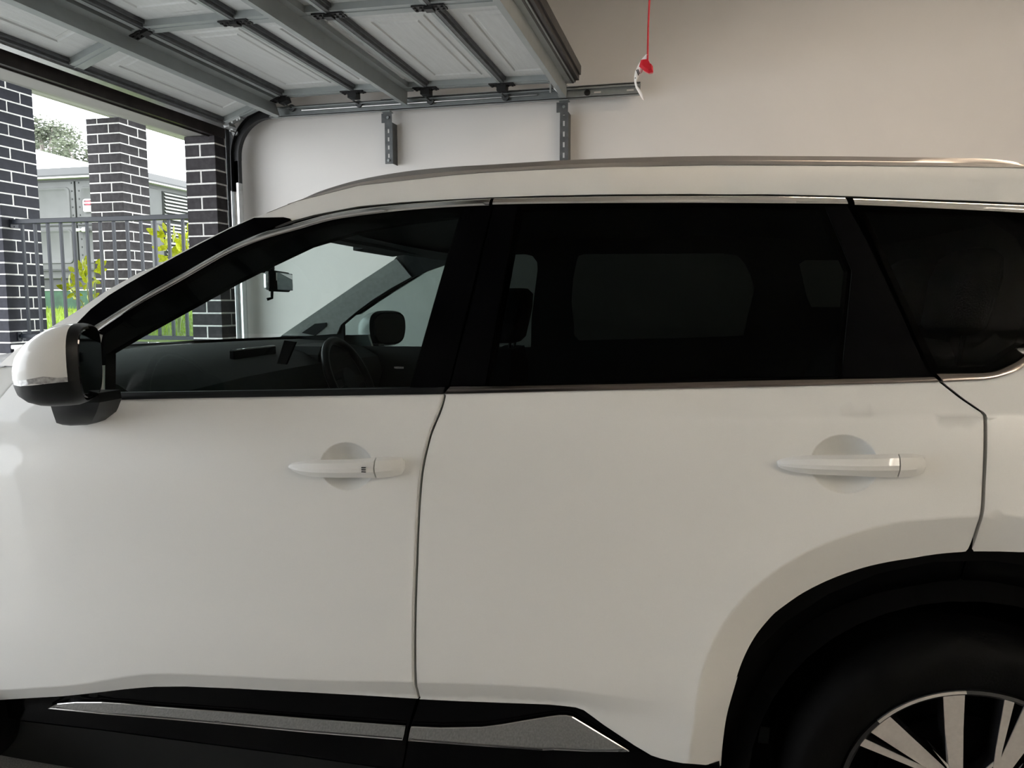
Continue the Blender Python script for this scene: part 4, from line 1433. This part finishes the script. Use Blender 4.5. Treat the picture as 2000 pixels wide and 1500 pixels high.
# ---- roof rails -------------------------------------------------------------------------
rt = [(566, 400), (580, 393), (625, 373), (700, 350.5), (790, 334), (880, 325), (950, 321), (1100, 312), (1250, 306.5), (1400, 303.5), (1620, 304), (1767, 306), (1913, 308.5), (1968, 313), (2000, 320), (2030, 332)]
rb_ = [(570, 400), (590, 395.5), (625, 387), (700, 367.6), (790, 357.5), (880, 348.5), (950, 343), (1100, 335), (1250, 330.7), (1400, 328.3), (1620, 330), (1767, 331), (1913, 332.5), (1968, 333.5), (2000, 334.5), (2030, 336)]
YR = 1.815
secs = []
for (a, b) in zip(spline(rt, 5), spline(rb_, 5)):
    t = at_y(a[0], a[1], YR + .012, CYAW); b2_ = at_y(b[0], b[1], YR, CYAW)
    X = (t.x + b2_.x) / 2
    zt, zb = t.z, b2_.z
    hh = zt - zb
    kX = lerp_tab([(540, 0.0), (620, .3), (760, 1.0), (1780, 1.0), (1900, .1), (2100, 0)], a[0])
    yy = 0 if X > -.85 else -.12 * (-.85 - X)
    secs.append([loc(X, YR + yy + .010, zb), loc(X, YR + yy, zb + hh * .06), loc(X, YR + yy - .004, zb + hh * .50),
                 loc(X, YR + yy + .004 * kX - .003, zb + hh * .58), loc(X, YR + yy + .008, zb + hh * .93), loc(X, YR + yy + .018, zt), loc(X, YR + yy + .036, zt), loc(X, YR + yy + .042, zb + hh * .4), loc(X, YR + yy + .035, zb - .01)])
rail = MB().loft(secs).build('roof_rail', 'rail_silver', car, smooth=24)
mirror_copy(rail, car)

# ---- roof, windscreen, bonnet, nose, tail ------------------------------------------------
def cross(name, edge, m, parent, crown, bow, n=14, smooth=60):
    """skin across the car from a near-side edge curve (list of X,Y,Z) to its mirror image; crown lifts, bow shifts in X"""
    secs = []
    for (X, Y, Z), cr, bw in zip(edge, crown, bow):
        row = []
        for j in range(n + 1):
            t = j / n; s = 1 - (2 * t - 1) ** 2
            row.append(loc(X + bw * s, Y + (2 * CYC - 2 * Y) * t, Z + cr * s))
        secs.append(row)
    return MB().loft(secs, closed=False).build(name, m, parent, smooth=smooth)
ce = [(x, base_S(x, z), z) for x, z in ctop_xz[1:]]
ce = ce[:]
ce += [(1.12, base_S(1.12, 1.635), 1.635), (1.20, base_S(1.20, 1.612), 1.612)]
n_ = len(ce)
cross('roof', ce, 'paint', car, [.02 + .03 * min(1, i / 6) for i in range(n_)], [-.15 * max(0, 1 - i / 6) for i in range(n_)])
hl = [(x, y + .03, z - .05) for x, y, z in ce[1:-1]]
cross('headliner', hl, 'headliner', car, [.01] * len(hl), [-.08 * max(0, 1 - i / 6) for i in range(len(hl))])
wl = [unproj(x, y, base_S) for x, y in [(498, 424), (450, 444), (390, 474), (300, 522), (210, 567), (144, 612), (81, 651), (30, 684), (0, 710)]]
wsg = [(p.x, p.y + .01, p.z) for p in wl]
cross('windscreen', wsg, 'glass_screen', car, [.02] * 9, [-.15 - .024 * i for i in range(9)], smooth=80)
hd_ = cross('windscreen_header', [(ce[0][0] + .01, 1.80, ce[0][2] + .02), (ce[0][0] + .02, 1.80, ce[0][2] - .04), (ce[0][0] + .16, 1.80, ce[0][2] - .03)], 'headliner', car, [.015] * 3, [-.13] * 3)
be = [(x, SF(x, z) - .004, z + .002) for x, z in [(-1.60, 1.155), (-1.75, 1.135), (-1.9, 1.115), (-2.3, 1.06), (-2.7, 1.0), (-2.95, .92)]]
cross('bonnet', be, 'paint', car, [.0, .0, .03, .04, .045, .04], [-.36, -.36, -.28, -.2, -.14, -.12])
cross('front_bumper', [(-2.95, SF(-2.95, .92) - .004, .92), (-3.0, 1.86, .70), (-3.0, 1.84, .45), (-2.93, 1.80, .25)], 'satin_black', car, [.04, 0, 0, 0], [-.12, -.14, -.15, -.12])
te = [(x, base_S(x, max(z, .42)), z) for x, z in [(1.20, 1.612), (1.42, 1.40), (1.55, 1.15), (1.60, .95), (1.60, .70), (1.52, .45), (1.45, .30)]]
cross('tailgate', te, 'paint', car, [.05, .03, 0, 0, 0, 0, 0], [.06, .08, .06, .05, .05, .06, .05])
MB().box(*loc(-2.9, 1.80, .16), *loc(1.45, 2 * CYC - 1.80, .28)).build('underbody', 'matt_black', car)
# ---- sill cladding, decor strips ----------------------------------------------------------
def SS(X, Z): return base_S(X, Z) + .012
def ss_top(l): return [(x, y - 3) for x, y in l]
cl_f = px_xz(ss_top([(-70, 1375)] + bot_f[::-1][1:]) [:-1] + [(816, 1364), (812, 1368), (797, 1420), (790, 1470), (783, 1505), (600, 1478), (390, 1451), (210, 1427), (30, 1406), (-20, 1398), (-75, 1385)], SS)
panel('sill_cladding', cl_f, 'gloss_black', fd, f=SS, res=.03, rnd=.003, flange=.03)
cl_r = px_xz([(820, 1366), (900, 1369), (1060, 1375), (1108, 1379), (1127, 1381), (1142, 1386.5), (1180, 1416), (1240, 1456), (1272, 1475), (1292, 1481), (1318, 1487), (1352, 1491), (1406, 1495), (1404, 1530), (1300, 1555), (1100, 1548), (900, 1530), (787, 1508), (794, 1470), (801, 1422)], SS)
panel('sill_cladding', cl_r, 'gloss_black', rd, f=SS, res=.03, rnd=.003, flange=.03)
lower = px_xz([(-90, 1390), (30, 1407), (210, 1428), (390, 1452), (600, 1479), (783, 1506), (900, 1531), (1100, 1549), (1300, 1556), (1404, 1531), (1400, 1620), (800, 1600), (0, 1475), (-90, 1460)], lambda X, Z: base_S(X, Z) + .05)
panel('sill_underside', lower, 'satin_black', car, f=lambda X, Z: base_S(X, Z) + .05, res=.04, rnd=0, flange=.2)
def SI(X, Z): return base_S(X, Z) + .006
i1p = [(96, 1382.5), (114, 1374.5), (150, 1371.5), (200, 1371.5), (240, 1374), (300, 1380), (450, 1391), (600, 1403.5), (792, 1418), (786, 1444), (600, 1429), (450, 1414.5), (300, 1401), (200, 1393)]
i2p = [(804, 1419), (860, 1421.5), (940, 1420), (980, 1415), (1020, 1408), (1060, 1401.5), (1092, 1397), (1106, 1397), (1118, 1399.5), (1228, 1466), (1150, 1466), (1060, 1463.5), (930, 1455), (798, 1445)]
mat('decor_mirror', (0.48, 0.48, 0.48), 0.045, 1.0, var=.02)
for pp, dr in ((i1p, fd), (i2p, rd)):
    xz = px_xz(pp, SI)
    s_ = panel('decor_strip', xz, 'decor_mirror', dr, f=SI, res=.025, rnd=.002, flange=.012)
    tb = MB()
    loop = resample(xz, .03)
    P3 = [loc(x, SI(x, z) - .002, z) for x, z in loop]
    tb.tube(P3 + [P3[0]], .0016, 5)
    tb.build('chrome_outline', 'chrome', s_)

# ---- wheel arch cladding, liner and wheel --------------------------------------------------
def arch(th0, th1, name, par):
    pts_o, pts_i = [], []
    n = 30
    for k in range(n + 1):
        th = th0 + (th1 - th0) * k / n
        tt = th if th <= PI / 2 else PI - th
        r = lerp_tab(RLt, tt) - .003
        pts_o.append((WHX - math.cos(th) * r, WHZ + math.sin(th) * r))
        ri = lerp_tab([(0, .402), (PI / 2, .425)], tt)
        pts_i.append((WHX - math.cos(th) * ri, WHZ + math.sin(th) * ri))
    return panel(name, pts_o + pts_i[::-1], 'arch_black', par, f=lambda X, Z: S0(X, Z) + .006, res=.02, rnd=.003, flange=.05)
thg = PI - radii(*px_xz([(1891, 1090)])[0])[2] if px_xz([(1891, 1090)])[0][0] > WHX else radii(*px_xz([(1891, 1090)])[0])[2]
arch(-.02, thg - .004, 'arch_cladding', rd)
arch(thg + .004, PI - .02, 'arch_cladding', qp)
ln = MB()
secs = []
for k in range(25):
    a = -.1 + (PI + .2) * k / 24
    c, s = math.cos(a), math.sin(a)
    secs.append([loc(WHX - c * .43, 1.60, WHZ + s * .43), loc(WHX - c * .47, 1.64, WHZ + s * .47), loc(WHX - c * .46, 1.95, WHZ + s * .46)])
ln.loft(secs, closed=False)
ln.build('arch_liner', 'matt_black', car, fix=False)
MB().disc(loc(WHX, 1.95, WHZ), .50, 1, .01, 40).build('arch_backing', 'matt_black', car)

def wheel(cx, side, visible):
    """side -1: near side"""
    YW = 1.575 if side < 0 else 2 * CYC - 1.575
    w = part_empty('wheel', car)
    w.location = loc(cx, YW, WHZ)
    if side > 0: w.scale = (1, -1, 1)
    def rings(prof, n=72):
        return [[(r * math.cos(2 * PI * k / n), y, r * math.sin(2 * PI * k / n)) for k in range(n)] for (r, y) in prof]
    tire = MB().loft(rings([(.252, .035), (.258, .012), (.275, .002), (.300, -.004), (.325, -.002), (.340, .006), (.350, .020), (.362, .034), (.367, .060), (.367, .190), (.355, .22), (.30, .235), (.252, .22)]), cap=False)
    tire.build('tyre', 'rubber', w, smooth=40)
    if not visible:
        MB().disc((0, .03, 0), .25, 1, .02, 40).build('rim', 'rim_black', w)
        return w
    MB().loft(rings([(.256, .020), (.254, .008), (.248, .006), (.243, .010), (.241, .030), (.232, .060), (.228, .18)], 96), cap=False).build('rim', 'rim_black', w, smooth=35)
    MB().disc((0, .10, 0), .235, 1, .006, 48).build('brake_cover', 'matt_black', w)
    MB().disc((0, .085, 0), .165, 1, .012, 48).build('brake_disc', 'matt_black', w)
    hub = MB().loft(rings([(.001, .005), (.030, .006), (.034, .010), (.060, .018), (.075, .03), (.075, .06)], 40), cap=False)
    hub.build('hub', 'rim_black', w, smooth=35)
    def pol(r, a): return (r * math.sin(a), r * math.cos(a))
    def wpt(x, y):
        p = at_y(x, y, 1.585, CYAW)
        return Vector((p.x - WHX, p.z - WHZ))
    # edges of three neighbouring spokes: (outer left, inner left, outer right, inner right), measured on the wheel face
    trio = [((1703, 1431), (1804, 1500), (1747, 1408), (1843, 1500)),
            ((1842, 1362), (1853, 1500), (1884, 1359), (1883, 1500)),
            ((1962, 1365), (1944, 1500), (1981, 1369), (1955, 1500))]
    for k in range(5):
        ro = R(72 * k)
        for quad in trio:
            ol, il, or_, ir = [wpt(*q) for q in quad]
            def at_r(o_, i_, r):
                # point on the line o_->i_ at radius r from the hub
                d = (i_ - o_)
                best = min((abs((o_ + d * (t / 100.0)).length - r), t) for t in range(-30, 260))
                return o_ + d * (best[1] / 100.0)
            def rot(v): return (v.x * math.cos(ro) + v.y * math.sin(ro), -v.x * math.sin(ro) + v.y * math.cos(ro))
            fs, bs = [], []
            for r in (.085, .11, .14, .17, .20, .225, .249):
                l, q = at_r(ol, il, r), at_r(or_, ir, r)
                if l.length < .08 or q.length < .08: continue
                if (q - l).x < .006: q = l + Vector((.006, 0))
                yy = .024 - .016 * (r - .06) / .189
                dd = (q - l).normalized() * .004
                a, b = rot(l), rot(q); a2, b2x = rot(l - dd), rot(q + dd)
                fs.append([(a[0], yy, a[1]), (a[0], yy + .002, a[1]), (b[0], yy + .002, b[1]), (b[0], yy, b[1])])
                bs.append([(a[0], yy + .002, a[1]), (a2[0], yy + .032, a2[1]), (b2x[0], yy + .032, b2x[1]), (b[0], yy + .002, b[1])])
            sp = MB().loft(bs).build('spoke', 'rim_black', w)
            me = sp.data
            import bmesh
            bm = bmesh.new(); bm.from_mesh(me); f0 = len(bm.faces)
            tmpm = MB().loft(fs).mesh('tmp'); bm.from_mesh(tmpm); bm.faces.ensure_lookup_table()
            for q_ in range(f0, len(bm.faces)): bm.faces[q_].material_index = 1
            bm.to_mesh(me); bm.free(); bpy.data.meshes.remove(tmpm)
            me.materials.append(MATS['rim_machined'])
    # machined rim segments between the outer spoke pairs
    for k in range(5):
        for (a_, b_) in ():
            sg = MB()
            secs = []
            for j in range(9):
                a = R(72 * k + a_ + (b_ - a_) * j / 8)
                x, z = pol(.2535, a); x2, z2 = pol(.2495, a)
                secs.append([(x, .0055, z), (x2, .0045, z2), (x2, .010, z2), (x, .010, z)])
            sg.loft(secs)
            sg.build('rim_lip', 'rim_machined', w)
        sg = MB(); secs = []
        for j in range(13):
            a = R(72 * k - 47.0 + 41.0 * j / 12)
            x, z = pol(.2545, a); x2, z2 = pol(.2490, a)
            secs.append([(x, .0055, z), (x2, .0045, z2), (x2, .010, z2), (x, .010, z)])
        sg.loft(secs); sg.build('rim_lip', 'rim_machined', w)
    return w
wheel(WHX, -1, True)
wheel(FHX, -1, True)
wheel(WHX, 1, False)
wheel(FHX, 1, False)
MB().disc(loc(FHX, 1.95, WHZ), .42, 1, .01, 30).build('arch_backing', 'matt_black', car)

# ---- door mirrors --------------------------------------------------------------------------
def door_mirror(far):
    e = part_empty('door_mirror', car)
    C = at_y(174, 712, 1.43, CYAW)
    # rear face centre
    C0 = Vector(C)
    e.location = loc(*C0)
    tz = R(27)
    nrm = Vector((math.cos(tz), math.sin(tz), 0))          # looking to the rear, towards the driver
    tan = Vector((-math.sin(tz), math.cos(tz), 0))
    def rrect(w, h, s, shx=0.0, zc=0.0, top=1.0, n=40, pw=3.4):
        out = []
        for k in range(n):
            a = 2 * PI * k / n
            c, q = math.cos(a), math.sin(a)
            u = (abs(c) ** (2 / pw)) * (1 if c > 0 else -1) * w / 2
            v = (abs(q) ** (2 / pw)) * (1 if q > 0 else -1) * h / 2
            if v < 0: u *= (1 - .10 * abs(v) / (h / 2))
            # outer lower corner sweeps in
            out.append(tan * (u + shx) + Vector((0, 0, v * top + zc)) - nrm * s)
        return out
    #        w     h     depth  zc
    prof = [(.205, .155, -.004, .004), (.214, .164, .004, .004), (.220, .170, .016, .003), (.222, .171, .034, .002), (.218, .165, .060, -.002),
            (.206, .150, .085, -.008), (.182, .126, .108, -.014), (.142, .094, .126, -.019), (.090, .058, .137, -.022), (.03, .02, .142, -.023)]
    secs = [rrect(w, h, s, shx=.012 * s / .1, zc=zc) for (w, h, s, zc) in prof]
    full = MB().loft(secs)
    me = full.mesh('m', smooth=None)
    import bmesh
    def pick(test, name, m, parent=e, scl=1.0):
        bm = bmesh.new(); bm.from_mesh(me)
        dele = [f for f in bm.faces if not test(f.calc_center_median(), -f.calc_center_median().dot(nrm))]
        bmesh.ops.delete(bm, geom=dele, context='FACES')
        if not bm.faces:
            bm.free(); return None
        m2 = bpy.data.meshes.new(name); 
        for v in bm.verts: v.co = v.co * scl
        for f in bm.faces: f.smooth = True
        bm.to_mesh(m2); bm.free()
        m2.set_sharp_from_angle(angle=R(50))
        m2.materials.append(MATS[m])
        return link(bpy.data.objects.new(name, m2), parent)
    def zsplit(s): return -.020 - .10 * max(0, s - .03)
    pick(lambda c, s: c.z > zsplit(s) and s > .022, 'mirror_cap', 'paint')
    pick(lambda c, s: c.z > zsplit(s) and s <= .022 and s > -.001, 'mirror_frame', 'satin_black')
    pick(lambda c, s: c.z <= zsplit(s) and s > -.001, 'mirror_lower_shell', 'satin_black')
    # indicator lens strip
    lens = MB(); L2 = []
    for (w, h, s, zc) in prof[2:9]:
        q = rrect(w * 1.012, h * 1.012, s, shx=.012 * s / .1, zc=zc, n=160)
        zz = zsplit(s)
        cand = [p for p in q if p.dot(tan) < .012 * s / .1]
        up_ = min(cand, key=lambda p: abs(p.z - (zz + .006))); dn = min(cand, key=lambda p: abs(p.z - (zz - .006)))
        L2.append([up_, dn, dn + tan * .006, up_ + tan * .006])
    lens.loft(L2)
    lens.build('indicator_lens', 'lens_clear', e, smooth=40)
    gl_ = MB().loft([rrect(.192, .142, -.0045, zc=.004), rrect(.196, .146, -.002, zc=.004)])
    gl_.build('mirror_glass', 'satin_black' , e).data.materials[0] = MATS['mirror_dark']
    # camera under the shell
    camb = MB()
    cpos = Vector(at_y(90, 774, 1.375, CYAW)) - C0
    camb.disc(cpos, .013, 2, .012, 20)
    camb.disc(cpos - Vector((0, 0, .005)), .008, 2, .010, 16)
    camb.build('mirror_camera', 'gloss_black', e, smooth=30)
    # foot to the door skin
    ft = MB()
    T0 = Vector(at_y(100, 787, 1.45, CYAW)) - C0; T1 = Vector(at_y(195, 780, 1.50, CYAW)) - C0
    def q4(xa, xb, y, Ya, Yb, px_y):
        a = Vector(at_y(xa, px_y, Ya, CYAW)) - C0; b = Vector(at_y(xb, px_y, Yb, CYAW)) - C0
        back = Vector((0, .07, 0))
        return [a, (a + b) / 2 + Vector((0, -.012, 0)), b, b + back, a + back]
    ft.loft([q4(95, 192, 0, 1.47, 1.47, 768), q4(97, 195, 0, 1.47, 1.47, 786), q4(103, 188, 0, 1.485, 1.49, 806), q4(110, 178, 0, 1.51, 1.52, 826), q4(122, 170, 0, 1.53, 1.535, 830)])
    ft.build('mirror_foot', 'satin_black', e, smooth=40)
    return e
dm = door_mirror(False)
# far-side mirror: a mirrored copy
fm = dm.copy(); COL.objects.link(fm); fm.parent = car
fm.location = (dm.location.x - .085, -dm.location.y, dm.location.z + .0)
fm.scale = (1, -1, 1)
for ch in list(dm.children):
    c = ch.copy(); COL.objects.link(c); c.parent = fm

# mirrored far side
for o in (fd, rd, qp, cantr, fen):
    oc = mirror_copy(o, car)
    oc.scale = (1, -1, 1)
agm = mirror_copy(agg, car)

# ---- interior ------------------------------------------------------------------------------
def far_S(X, Z): return 2 * CYC - (base_S(X, Z) + .050)
def far_xz(pts): return px_xz(pts, far_S)
def fpanel(name, poly, m, holes, off=0.0, flange=.02, res=.06):
    f = lambda X, Z: far_S(X, Z) + off
    return panel(name, poly, m, car, f=f, res=res, rnd=0, flange=flange, holes=holes)
hf = far_xz([(672, 676), (671, 634), (700, 609), (730, 587.5), (765, 565), (805, 542), (835, 529), (869, 517), (920, 503), (980, 498), (1025, 496), (1040, 500), (1049, 512), (1050, 526), (1038, 620), (1037, 678), (800, 677)])
hr = far_xz([(1125, 512), (1129, 500), (1140, 496), (1280, 495), (1410, 495), (1440, 499), (1455, 514), (1466, 535), (1474, 563), (1463, 610), (1452, 656), (1300, 661), (1130, 665), (1121, 655), (1119, 620), (1115, 590), (1118, 545)])
hq = far_xz([(1561, 516), (1572, 508), (1640, 508), (1690, 520), (1700, 560), (1680, 600), (1585, 600), (1576, 580)])
fo_ = far_xz([(556, 651), (590, 628), (640, 594), (700, 553), (769, 508), (800, 470), (850, 455), (1000, 445), (1300, 440), (1700, 440)])
fo_ += [(1.20, 1.62), (1.40, 1.52), (1.52, 1.1), (1.3, .45), (.2, .40), (-1.55, .38), (-1.72, .6), (-1.80, 1.0), (-1.78, 1.12)]
fpanel('door_trim', fo_, 'trim_dark', [hf, hr, hq])
FG = lambda X, Z: far_S(X, Z) + .02
def grow(poly, k):
    mx = sum(p[0] for p in poly) / len(poly); mz = sum(p[1] for p in poly) / len(poly)
    return [(mx + (x - mx) * k, mz + (z - mz) * k) for x, z in poly]
for hh_, mm_ in ((hf, 'glass_front_far'), (hr, 'glass_privacy'), (hq, 'glass_privacy')):
    panel('window_glass', grow(hh_, 1.03), mm_, car, f=FG, res=.06, rnd=0, flange=0)
# the lit grey cover on the far windscreen pillar
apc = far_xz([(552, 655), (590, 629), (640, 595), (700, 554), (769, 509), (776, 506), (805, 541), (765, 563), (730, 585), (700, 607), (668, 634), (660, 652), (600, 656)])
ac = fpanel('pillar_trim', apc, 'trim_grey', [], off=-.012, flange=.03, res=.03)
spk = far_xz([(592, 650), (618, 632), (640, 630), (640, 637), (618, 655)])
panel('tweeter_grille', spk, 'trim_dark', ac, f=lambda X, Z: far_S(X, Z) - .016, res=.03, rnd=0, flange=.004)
# dashboard
dp = [(-2.10, 1.06), (-2.08, 1.125), (-1.85, 1.15), (-1.65, 1.158), (-1.48, 1.150), (-1.34, 1.125), (-1.27, 1.085), (-1.25, 1.02), (-1.27, .95), (-1.36, .82), (-1.42, .60), (-2.0, .55)]
d = MB()
def dsec(y, k):
    return [loc(X + (0 if abs(y) < .5 else .02) , CYC + y, Z - .012 * (y / .8) ** 2 * k) for X, Z in dp]
d.loft([dsec(y, 1) for y in (-.80, -.6, -.3, 0, .3, .6, .80)])
dash = d.build('dashboard', 'trim_dark', car, smooth=40)
# centre screen, its dark bezel
a, b = at_y(452, 668, 2.42, CYAW), at_y(452, 738, 2.42, CYAW)
sc_ = MB().box(*loc(-1.385, 2.28, 1.02), *loc(-1.365, 2.56, 1.160), bev=.004)
sc = sc_.build('centre_screen', 'screen_black', car)
pp_ = [at_y(555, 665, 2.30, CYAW), at_y(577, 668, 2.30, CYAW), at_y(558, 712, 2.28, CYAW), at_y(541, 710, 2.28, CYAW)]
ph = MB(); ph.loft([[loc(*(p + Vector((0, y, 0)))) for p in pp_] for y in (0, .012)])
ph.build('phone_holder', 'matt_black', car)
cl = MB().box(*loc(-1.45, 2.72, 1.03), *loc(-1.25, 3.02, 1.145), bev=.03)
cl.build('instrument_hood', 'trim_dark', car)
# steering wheel (driver on the far side)
sw_e = part_empty('steering_wheel', car)
sc0 = at_y(684, 742, 2.84, CYAW)
sw_e.location = loc(*sc0)
sw_e.rotation_euler = (0, R(-24), 0)
rim_pts = [(0, .168 * math.cos(2 * PI * k / 40), .168 * math.sin(2 * PI * k / 40)) for k in range(41)]
MB().tube(rim_pts, .016, 10, cap=False).build('steering_rim', 'satin_black', sw_e, smooth=60)
hbm = MB().disc((-.02, 0, -.01), .062, 0, .05, 24)
hbm.box(-.025, -.17, -.018, -.005, .17, .012, bev=.004)
hbm.box(-.025, -.02, -.17, -.005, .02, 0, bev=.004)
hbm.build('steering_hub', 'trim_dark', sw_e)
MB().tube([(-.02, 0, 0), (-.25, 0, -.02)], .04, 12).build('steering_column', 'trim_dark', sw_e)
# inside mirror
ie = part_empty('inside_mirror', car)
mc = at_y(553, 550, 2.42, CYAW)
ie.location = loc(*mc)
ie.rotation_euler = (0, 0, R(14))
MB().box(-.030, -.115, -.034, .004, .115, .034, bev=.010).build('mirror_body', 'matt_black', ie)
MB().box(.004, -.108, -.029, .007, .108, .029, bev=.003).build('mirror_glass', 'mirror_glass', ie)
MB().box(-.035, -.118, -.030, -.012, -.095, .030, bev=.008).build('mirror_side_cap', 'lens_clear', ie)
MB().tube([(-.03, 0, .02), (-.05, 0, .05), (-.06, 0, .075)], .012, 8).build('mirror_stalk', 'matt_black', ie)
MB().box(-.10, -.045, .03, -.035, .045, .08, bev=.012).build('camera_housing', 'matt_black', ie)
MB().tube([(-.02, -.07, -.03), (-.02, -.075, -.055), (-.035, -.08, -.06)], .005, 6).build('mirror_lever', 'matt_black', ie)
# sun visors and overhead console
for (yc, nm) in ((2.12, 'sun_visor'), (2.86, 'sun_visor')):
    v = MB()
    z = 1.505
    v.loft([[loc(-1.10, yc + y, z - .005), loc(-1.10, yc + y, z + .012), loc(-.93, yc + y, z + .045), loc(-.93, yc + y, z + .025)] for y in (-.21, -.15, .15, .21)])
    v.build(nm, 'headliner', car)
MB().box(*loc(-1.05, 2.40, 1.545), *loc(-.80, 2.56, 1.60), bev=.012).build('overhead_console', 'trim_dark', car)
# seats
def seat(X, Y, wd, name, bk=.62, hr=True, tilt=14, seat_l=.50):
    e = part_empty(name, car)
    e.location = loc(X, Y, .62)
    t = R(tilt)
    def bsec(z, w, th):
        x = math.sin(t) * z
        return [(x - th * .6, -w / 2 + .03, z), (x - th * .45, -w / 2, z), (x + th * .5, -w / 2 + .02, z), (x + th * .5, w / 2 - .02, z), (x - th * .45, w / 2, z), (x - th * .6, w / 2 - .03, z), (x - th * .42, 0, z)]
    MB().loft([bsec(0, wd, .16), bsec(.10, wd, .17), bsec(bk * .5, wd * .98, .14), bsec(bk * .85, wd * .86, .11), bsec(bk, wd * .62, .07)]).build('backrest', 'seat_cloth', e, smooth=50)
    MB().loft([[(-seat_l, -wd / 2 + .02, -.10), (-seat_l, wd / 2 - .02, -.10), (-seat_l + .02, wd / 2 - .03, .02), (-seat_l + .02, -wd / 2 + .03, .02)],
               [(-seat_l + .1, -wd / 2, -.12), (-seat_l + .1, wd / 2, -.12), (-seat_l + .1, wd / 2 - .02, .05), (-seat_l + .1, -wd / 2 + .02, .05)],
               [(.05, -wd / 2, -.16), (.05, wd / 2, -.16), (.05, wd / 2 - .02, .0), (.05, -wd / 2 + .02, .0)]]).build('seat_cushion', 'seat_cloth', e, smooth=50)
    hx, hz = math.sin(t) * (bk + .12), bk + .12
    n = 3 if wd > 1 else 1
    for k in range(n):
        yy = (k - (n - 1) / 2) * .44
        h = MB()
        def hs(z, w, th): return [(hx + (z) * .18 + th * c, yy + w * s_, hz + z) for c, s_ in ((-1, -.8), (-.5, -1), (.6, -1), (1, -.7), (1, .7), (.6, 1), (-.5, 1), (-1, .8))]
        h.loft([hs(-.10, .09, .03), hs(-.08, .115, .045), hs(.03, .12, .05), hs(.08, .10, .045), hs(.10, .07, .025)])
        h.build('headrest', 'seat_cloth', e, smooth=50)
        MB().tube([(hx - .02, yy - .05, hz - .2), (hx, yy - .05, hz - .05)], .006, 6).tube([(hx - .02, yy + .05, hz - .2), (hx, yy + .05, hz - .05)], .006, 6).build('headrest_posts', 'satin_black', e)
    return e
seat(-.655, 2.10, .52, 'front_seat', tilt=10, bk=.53)
seat(-.655, 2.84, .50, 'front_seat', tilt=10, bk=.525)
seat(.46, 2.47, 1.32, 'rear_seat', bk=.60, tilt=20)
# cabin floor and parcel area keep light from leaking in
MB().box(*loc(-2.0, 1.76, .30), *loc(1.45, 2 * CYC - 1.76, .34)).build('cabin_floor', 'trim_dark', car)
MB().box(*loc(-2.12, 1.70, .32), *loc(-2.08, 2 * CYC - 1.70, 1.05)).build('firewall', 'matt_black', car)
# near door inner trim top (seen through the front window)
